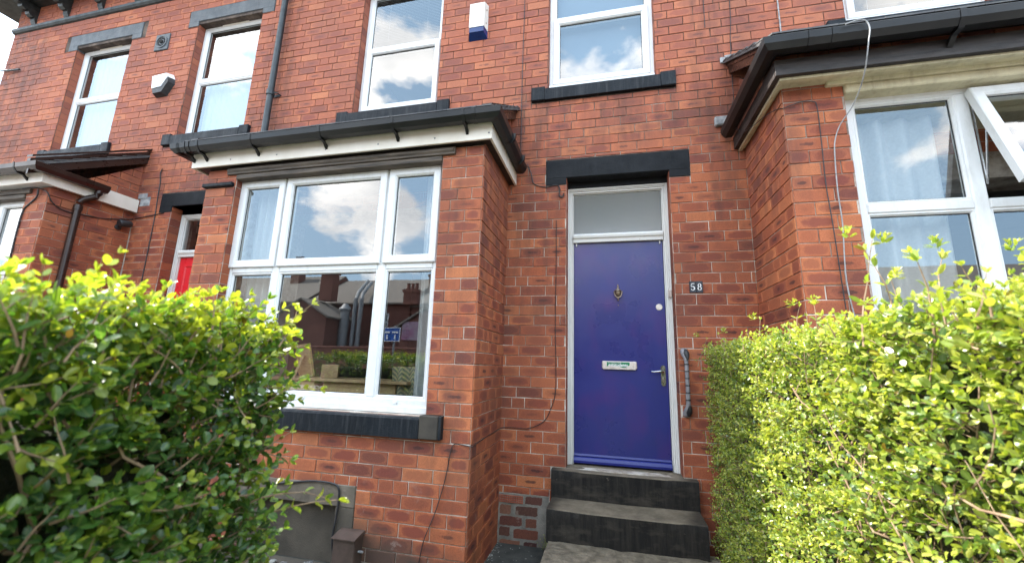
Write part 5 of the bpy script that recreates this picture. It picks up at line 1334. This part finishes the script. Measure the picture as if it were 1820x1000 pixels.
def shoot(L_, tw, base, direc, length, nl, leaf, young=.5, r0=.0022, bend=.25, tipyoung=.35, wr=1.0):
    """a privet twig: opposite leaf pairs at right angles, getting smaller and yellower to the tip"""
    d = unit(np.array(direc, float)); p = np.array(base, float); pts = [tuple(p)]
    a = unit(np.cross(d, RG.normal(size=3))); 
    step = length / nl
    ysh = RG.normal(0, .19)
    for i in range(nl):
        d = unit(d + RG.normal(size=3) * .10 + np.array([0, 0, .10 * bend])); p = p + d * step; pts.append(tuple(p))
        a = unit(a - d * (a @ d)); b_ = np.cross(d, a); a = b_ if True else a
        f = (i + 1) / nl; sz = leaf * (1.0 - .42 * f) * RG.uniform(.8, 1.2)
        for s_ in (1, -1):
            dd = unit(a * s_ * (.95 - .35 * f) + d * (.45 + .45 * f) + RG.normal(size=3) * .16)
            nn = unit(d * .8 + np.array([0, 0, .5]) - dd * .3 + RG.normal(size=3) * .38)
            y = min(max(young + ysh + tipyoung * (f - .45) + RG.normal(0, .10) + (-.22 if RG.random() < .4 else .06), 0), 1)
            L_.add(p + dd * .002, dd, nn, sz, sz * RG.uniform(.82, 1.1) * wr, (y, RG.random(), RG.random()))
    # tip pair
    for s_ in (1, -1):
        dd = unit(d + a * s_ * .45); L_.add(p, dd, unit(np.cross(d, a) + RG.normal(size=3) * .1), leaf * .5, leaf * .42, (min(young + .35, 1), RG.random(), 0))
    if tw is not None: tw.tube(pts, [r0 * (1 - .75 * i / nl) for i in range(nl + 1)], 4, cap=False)

def hedge_face(L_, tw, org, U, V_, N, un, vn, dens, leaf, young, length=.09, nl=4, lump=.03, depth=.10, tw_p=1.0, wr=1.0, youngf=None, r0=.0022, up=.45):
    """scatter shoots over a rectangular face of a clipped hedge"""
    from mathutils import noise as mn
    U = np.array(U, float); V_ = np.array(V_, float); N = np.array(N, float); org = np.array(org, float)
    n = int(un * vn * dens)
    for i in range(n):
        u, v = RG.random() * un, RG.random() * vn
        p = org + U * u + V_ * v
        lm = mn.noise(Vector(p * 3.1)) * lump + mn.noise(Vector(p * 9)) * lump * .6
        dpt = -abs(RG.exponential(depth * .5))
        if dpt < -depth * 2: dpt = -depth * 2 * RG.random()
        q = p + N * (lm + dpt - length * .6)
        d = N * RG.uniform(.5, 1.1) + np.array([0, 0, up * RG.uniform(.3, 1.6)]) + RG.normal(size=3) * .38
        yg = (youngf(p) if youngf else young) + dpt * 1.6
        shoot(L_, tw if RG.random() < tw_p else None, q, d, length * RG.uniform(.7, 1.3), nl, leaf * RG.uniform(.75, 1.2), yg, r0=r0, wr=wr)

def branches(mb, n, x0, x1, y0, y1, z0, z1, rad=(.003, .009), lean=.5, rs=5):
    r_ = random.Random(rs)
    for i in range(n):
        p = Vector((r_.uniform(x0, x1), r_.uniform(y0, y1), r_.uniform(z0, z1 - .2)))
        d = Vector((r_.gauss(0, lean), r_.gauss(0, lean), r_.uniform(.2, 1))).normalized(); pts = [p.copy()]
        L_ = r_.uniform(.15, .5); k_ = 6
        for j in range(k_):
            d = (d + Vector((r_.gauss(0, .22), r_.gauss(0, .22), r_.gauss(.05, .15)))).normalized(); q = pts[-1] + d * (L_ / k_)
            q.x = min(max(q.x, x0), x1); q.y = min(max(q.y, y0), y1); q.z = min(q.z, z1); pts.append(q)
        ra = r_.uniform(*rad); mb.tube(pts, [ra * (1 - .6 * j / k_) for j in range(k_ + 1)], 5, cap=False)

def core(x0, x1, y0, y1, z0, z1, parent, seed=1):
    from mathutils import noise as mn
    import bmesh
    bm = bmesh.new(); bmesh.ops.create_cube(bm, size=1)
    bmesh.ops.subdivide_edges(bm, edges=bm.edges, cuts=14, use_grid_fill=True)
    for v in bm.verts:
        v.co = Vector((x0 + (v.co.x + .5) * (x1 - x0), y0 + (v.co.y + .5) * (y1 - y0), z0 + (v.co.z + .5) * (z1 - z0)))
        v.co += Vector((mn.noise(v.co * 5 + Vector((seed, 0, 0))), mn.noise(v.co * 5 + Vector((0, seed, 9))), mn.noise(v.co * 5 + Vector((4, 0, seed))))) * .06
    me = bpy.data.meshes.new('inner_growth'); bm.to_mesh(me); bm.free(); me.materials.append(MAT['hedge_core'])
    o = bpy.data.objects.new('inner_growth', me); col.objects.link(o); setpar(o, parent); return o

# ---- right hedge: runs from the house to the street on the right of the path
RH = empty('hedge', (1.2, -2.2, 0), 'tall bright yellow-green privet hedge along the right side of the path, catching the sun', 'hedge', 'clipped privet hedges')
Lr = Leaves(); tw = MB()
HX, HT = .70, 1.625
Ynear, Yfar = -4.35, -.22
# side face towards the path, finer shoots far from the camera, bigger near it
for (ya, yb, dens, leaf, ln) in ((-4.35, -3.1, 1000, .038, .085), (-3.1, -2.0, 1300, .030, .075), (-2.0, -1.0, 1650, .025, .065), (-1.0, Yfar, 1800, .021, .06)):
    zb = 0.0
    hedge_face(Lr, tw, (HX, ya, zb), (0, 1, 0), (0, 0, 1), (-1, 0, 0), yb - ya, HT - zb, dens, leaf, .68, ln, 4, tw_p=.45, wr=1.3)
    hedge_face(Lr, tw, (HX - .02, ya, HT), (0, 1, 0), (1, 0, 0), (0, 0, 1), yb - ya, .65, dens * .9, leaf * 1.1, .78, ln * .9, 4, tw_p=.5, up=.0)
hedge_face(Lr, tw, (HX, Yfar, 0), (1, 0, 0), (0, 0, 1), (0, 1, 0), .7, HT, 500, .022, .45, .07, 4, tw_p=.3)
# taller shoots along the top
def sprig(x, y, zb, zt, lf, lean=(0, 0)):
    n_ = max(3, int((zt - zb) / .052)); dirv = (lean[0] + RG.normal(0, .05), lean[1] + RG.normal(0, .05), 1)
    shoot(Lr, tw, (x, y, zb), dirv, zt - zb, n_, lf, .72, r0=.0035, tipyoung=.3, wr=.85, bend=0)
    dv = unit(np.array(dirv, float)) * (zt - zb)
    for _ in range(3): shoot(Lr, None, (x + dv[0], y + dv[1], zt - .01), (RG.normal(0, .25), RG.normal(0, .25), 1), .035, 3, .026, .95, wr=.85)
for a_ in ((.68, -2.4, 1.55, 1.86, .052), (.78, -2.4, 1.55, 1.845, .056), (.85, -2.42, 1.55, 1.82, .056), (1.02, -2.45, 1.55, 1.80, .050), (1.1, -2.6, 1.55, 1.78, .05), (.93, -2.8, 1.55, 1.78, .05), (.80, -2.95, 1.55, 1.76, .045), (.73, -2.05, 1.55, 1.72, .04), (.80, -1.7, 1.55, 1.76, .04), (.74, -1.35, 1.55, 1.74, .036), (.72, -.75, 1.55, 1.72, .034), (.64, -.30, 1.5, 1.72, .030), (.9, -2.2, 1.55, 1.78, .045), (1.2, -2.3, 1.55, 1.80, .05), (.72, -2.6, 1.55, 1.74, .045)): sprig(*a_)
for i in range(110):
    x, y = RG.uniform(.66, 1.3), RG.uniform(-3.5, Yfar)
    shoot(Lr, tw, (x, y, HT - .04), (RG.normal(0, .3), RG.normal(0, .3), 1), RG.uniform(.05, .10), 3, RG.uniform(.026, .036), .85, r0=.0025, wr=1.0)
Lr.build('leaves', MAT['leaf_light'], RH)
branches(tw, 420, HX + .03, HX + .3, Ynear, Yfar, .1, HT - .05, (.0015, .0045), .7, 8)
branches(tw, 70, HX + .01, HX + .12, -3.3, -2.0, .7, HT - .2, (.0015, .004), .9, 18)
tw.build('twigs', MAT['twig'], RH, smooth=True, fixn=False)
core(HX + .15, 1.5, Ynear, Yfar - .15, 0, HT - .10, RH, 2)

# ---- left hedge: stands along the street, its end beside the gateway
LHd = empty('hedge', (-2.4, -3.4, 0), 'dark green shaded privet hedge with glossy leaves in the left foreground, its top edge sunlit', 'hedge', 'clipped privet hedges')
Ll = Leaves(); tw = MB()
LX, LT_ = -.775, 1.548
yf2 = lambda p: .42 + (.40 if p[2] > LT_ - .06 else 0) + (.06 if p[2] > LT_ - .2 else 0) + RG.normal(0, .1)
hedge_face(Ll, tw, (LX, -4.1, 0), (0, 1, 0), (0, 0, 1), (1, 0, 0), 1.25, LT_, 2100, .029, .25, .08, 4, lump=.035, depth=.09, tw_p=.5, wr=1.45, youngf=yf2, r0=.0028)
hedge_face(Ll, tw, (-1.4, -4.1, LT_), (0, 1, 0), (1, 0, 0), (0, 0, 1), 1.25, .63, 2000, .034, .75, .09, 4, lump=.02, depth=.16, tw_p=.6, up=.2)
hedge_face(Ll, tw, (-4.2, -4.1, LT_), (0, 1, 0), (1, 0, 0), (0, 0, 1), 1.25, 2.8, 260, .045, .75, .10, 4, tw_p=.2, up=.2, wr=1.1)
hedge_face(Ll, tw, (-4.2, -2.85, 0), (1, 0, 0), (0, 0, 1), (0, 1, 0), 2.8, LT_, 330, .042, .42, .10, 4, tw_p=.3, wr=1.1)
hedge_face(Ll, tw, (-1.4, -2.85, 0), (1, 0, 0), (0, 0, 1), (0, 1, 0), .63, LT_, 1000, .034, .40, .10, 4, tw_p=.5)
hedge_face(Ll, tw, (-4.2, -4.1, 0), (1, 0, 0), (0, 0, 1), (0, -1, 0), 3.45, LT_, 120, .05, .4, .10, 4, tw_p=.1)
# shoots reaching out past the corner
for (b0, tip, n_, lf, yg) in (((-.85, -2.93, 1.49), (-.72, -2.88, 1.615), 5, .030, .85), ((-.86, -2.93, 1.36), (-.675, -2.88, 1.44), 5, .034, .75), ((-.84, -2.95, 1.33), (-.70, -2.90, 1.385), 5, .030, .7), ((-.85, -2.92, 1.12), (-.635, -2.87, 1.245), 5, .036, .6), ((-.85, -2.92, 1.10), (-.615, -2.86, 1.205), 5, .042, .55), ((-.84, -2.92, 1.48), (-.74, -2.87, 1.53), 4, .03, .8), ((-.83, -2.93, 1.22), (-.73, -2.88, 1.30), 5, .028, .6), ((-.84, -2.93, 1.0), (-.76, -2.88, 1.05), 4, .03, .5)):
    v = np.array(tip) - np.array(b0); shoot(Ll, tw, b0, v, np.linalg.norm(v), n_, lf, yg, r0=.003, bend=-.3, wr=.95)
for i in range(70):
    x, y = RG.uniform(-1.2, -.76), RG.uniform(-3.9, -2.85)
    shoot(Ll, tw, (x, y, LT_ - .05), (RG.normal(0, .3), RG.normal(0, .3), 1), RG.uniform(.05, .10), 3, RG.uniform(.028, .038), .88, r0=.0025, wr=1.2)
Ll.build('leaves', MAT['leaf'], LHd)
branches(tw, 260, LX - .28, LX - .05, -4.1, -2.88, .2, LT_ - .05, (.0015, .0045), .7, 6)
tw.build('twigs', MAT['twig'], LHd, smooth=True, fixn=False)
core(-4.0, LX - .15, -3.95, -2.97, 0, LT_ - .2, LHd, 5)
# weed by the steps
wd = empty('weed', (-.52, -.05, 0), 'small green weed growing at the foot of the wall beside the steps', 'weed')
Lw = Leaves(); tw = MB()
for i in range(12): shoot(Lw, tw, (-.54 + RG.normal(0, .015), -.04, 0), (RG.normal(0, .5), RG.normal(0, .3) - .2, 1), RG.uniform(.06, .13), 4, .016, .5, r0=.001, wr=.7)
Lw.build('leaves', MAT['leaf_light'], wd); tw.build('stems', MAT['twig'], wd, fixn=False)

# ------------------------------------------------------------------ the other side of the street (seen in the window glass)
def opp_house(x0, x1, y0, depth, ze, zr, label, gable=None, chim=(), nwin=2):
    h = empty('terraced_house', ((x0 + x1) / 2, y0, 0), label, 'house', 'houses across the street')
    m_ = MB(); m_.box(x0, x1, y0 - depth, y0, -.1, ze); yc = y0 - depth / 2
    m_.prism([(y0, ze), (yc, zr - .1), (y0 - depth, ze)], x0, x1); m_.build('wall', MAT['far_brick'], h)
    m_ = MB(); m_.prism([(y0 + .3, ze - .12), (y0 + .3, ze - .02), (yc, zr), (y0 - depth - .3, ze - .02), (y0 - depth - .3, ze - .12), (yc, zr - .1)], x0 - .02, x1 + .02)
    r_ = m_.build('roof', MAT['roof_tile'], h)
    for (cx_, cy_, zc) in chim:
        m_ = MB(); m_.box(cx_ - .45, cx_ + .45, cy_ - .3, cy_ + .3, ze, zc); m_.box(cx_ - .52, cx_ + .52, cy_ - .36, cy_ + .36, zc - .22, zc - .05)
        for k_ in range(3): m_.lathe([(.12, 0), (.10, .35), (.13, .4)], (cx_ - .28 + k_ * .28, cy_, zc), 'z', 10)
        m_.build('chimney', MAT['far_brick'], r_)
    if gable:
        gx0, gx1, gd, gz = gable
        m_ = MB(); m_.box(gx0, gx1, y0 + .001, y0 + gd, -.1, gz - 1.1); m_.prism([(gx0, gz - 1.1), ((gx0 + gx1) / 2, gz), (gx1, gz - 1.1)], y0 + .001, y0 + gd, 'y'); m_.build('rear_wing', MAT['far_brick'], h)
        m_ = MB(); xm = (gx0 + gx1) / 2; m_.prism([(gx0 - .2, gz - 1.12), (xm, gz + .02), (gx1 + .2, gz - 1.12), (gx1 + .2, gz - 1.0), (xm, gz + .14), (gx0 - .2, gz - 1.0)], y0 + .002, y0 + gd + .15, 'y'); m_.build('wing_roof', MAT['roof_tile'], h)
    for k_ in range(nwin):
        xw = x0 + (x1 - x0) * (k_ + .5) / nwin
        if gable and gable[0] - .7 < xw < gable[1] + .7: continue
        for zw in ((1.0, 2.3), (3.4, 4.5)):
            if zw[1] > ze - .2: continue
            m_ = MB(); m_.ring(xw - .5, xw + .5, zw[0], zw[1], [(0, 0), (0, .06), (.07, .06), (.07, 0)], y0 + .003); m_.box(xw - .43, xw + .43, y0 + .02, y0 + .06, (zw[0] + zw[1]) / 2 - .03, (zw[0] + zw[1]) / 2 + .03)
            w_ = m_.build('window', MAT['white'], h); m_ = MB(); m_.box(xw - .45, xw + .45, y0 + .005, y0 + .02, zw[0] + .05, zw[1] - .05); m_.build('pane', MAT['void'], w_)
    return h
opp_house(-40, -20.5, -22.0, 8, 5.3, 8.0, 'long brick terrace far across the street, at the left of the window reflections', (-27, -22, 2.5, 5.4), [(-24, -25, 9.0), (-33, -26, 9.0)], 4)
opp_house(-20.4, -12.6, -22.0, 8, 5.2, 7.6, 'brick house across the street with silver ducts, reflected in the bay window', (-20.2, -16.6, 2.8, 5.0), [(-18.0, -21.0, 7.2)], 2)
oh = opp_house(-12.5, -5.0, -22.0, 8, 5.0, 7.2, 'brick house across the street with two chimneys and a pink banner', (-12.0, -8.8, 2.2, 4.5), [(-12.0, -24.5, 7.6), (-9.0, -24.8, 7.6), (-12.3, -21.6, 6.0)], 2)
opp_house(-4.9, 8, -22.0, 8, 5.2, 7.8, 'brick house across the street directly opposite the blue door', None, [(1.5, -26, 9.0)], 4)
opp_house(8.1, 30, -22.0, 8, 5.2, 7.8, 'long brick terrace across the street, furthest right', None, [(14, -26, 9.0)], 6)
fl = empty('flue_duct', (-15.6, -20.5, 0), 'pair of silver kitchen extraction ducts climbing the wall of the house across the street', 'duct')
mb = MB()
for (x, r, zt) in ((-16.35, .30, 4.5), (-15.65, .14, 5.3), (-15.25, .14, 5.3)):
    mb.tube([(x, -20.6, 1.8), (x, -20.6, zt)], r, 16)
    for z in np.arange(2.4, zt, .8): mb.tube([(x, -20.6, z), (x, -20.6, z + .05)], r + .02, 16)
mb.tube([(-15.65, -20.6, 5.2), (-15.9, -21.2, 5.8), (-16.8, -23.5, 7.0)], .12, 12); mb.tube([(-15.25, -20.6, 5.2), (-15.6, -21.2, 5.7), (-16.5, -23.5, 6.9)], .12, 12)
mb.lathe([(.38, 0), (.40, .1), (.12, .45)], (-16.35, -20.6, 4.5), 'z', 16); mb.build('pipes', MAT['duct'], fl, smooth=True)
ss = empty('direction_sign', (-9.75, -15.2, 0), 'blue road direction sign on a post across the road, seen in the glass', 'sign')
mb = MB(); mb.tube([(-9.75, -15.2, 0), (-9.75, -15.2, 3.1)], .05, 10); mb.build('post', MAT['duct'], ss)
mb = MB(); X0, X1, ZA, ZB = -10.28, -9.42, 2.36, 3.0; mb.box(X0, X1, -15.13, -15.10, ZA, ZB, b=.01); mb.ring(X0, X1, ZA, ZB, [(0, 0), (0, .012), (.03, .012), (.03, 0)], -15.1, m=1)
for (a_, b_, c_, d_) in ((.1, .34, .38, .46), (.46, .76, .38, .46), (.18, .25, .1, .3), (.58, .65, .1, .3)): mb.box(X0 + a_, X0 + b_, -15.1, -15.085, ZA + c_, ZA + d_, m=1)
mb.build('panel', [MAT['sign_blue'], MAT['tile_white']], ss)
mb = MB(); mb.box(-11.85, -10.85, -19.79, -19.76, 2.7, 3.75); o = mb.build('banner', MAT['pink']); tag(o, 'pink and white banner on the gable of the house across the street', 'banner')
mb = MB(); mb.box(-45, 30, -18.2, -18.0, -.1, 2.1); mb.box(-45, 30, -18.25, -17.95, 2.1, 2.2, b=.02); o = mb.build('yard_wall', MAT['far_brick']); tag(o, 'low brick yard wall with pale coping across the street', 'wall')
mb = MB(); mb.box(-60, 60, -18.0, -14.01, -.1, .03); mb.build('pavement', MAT['pavement'], kind='structure')
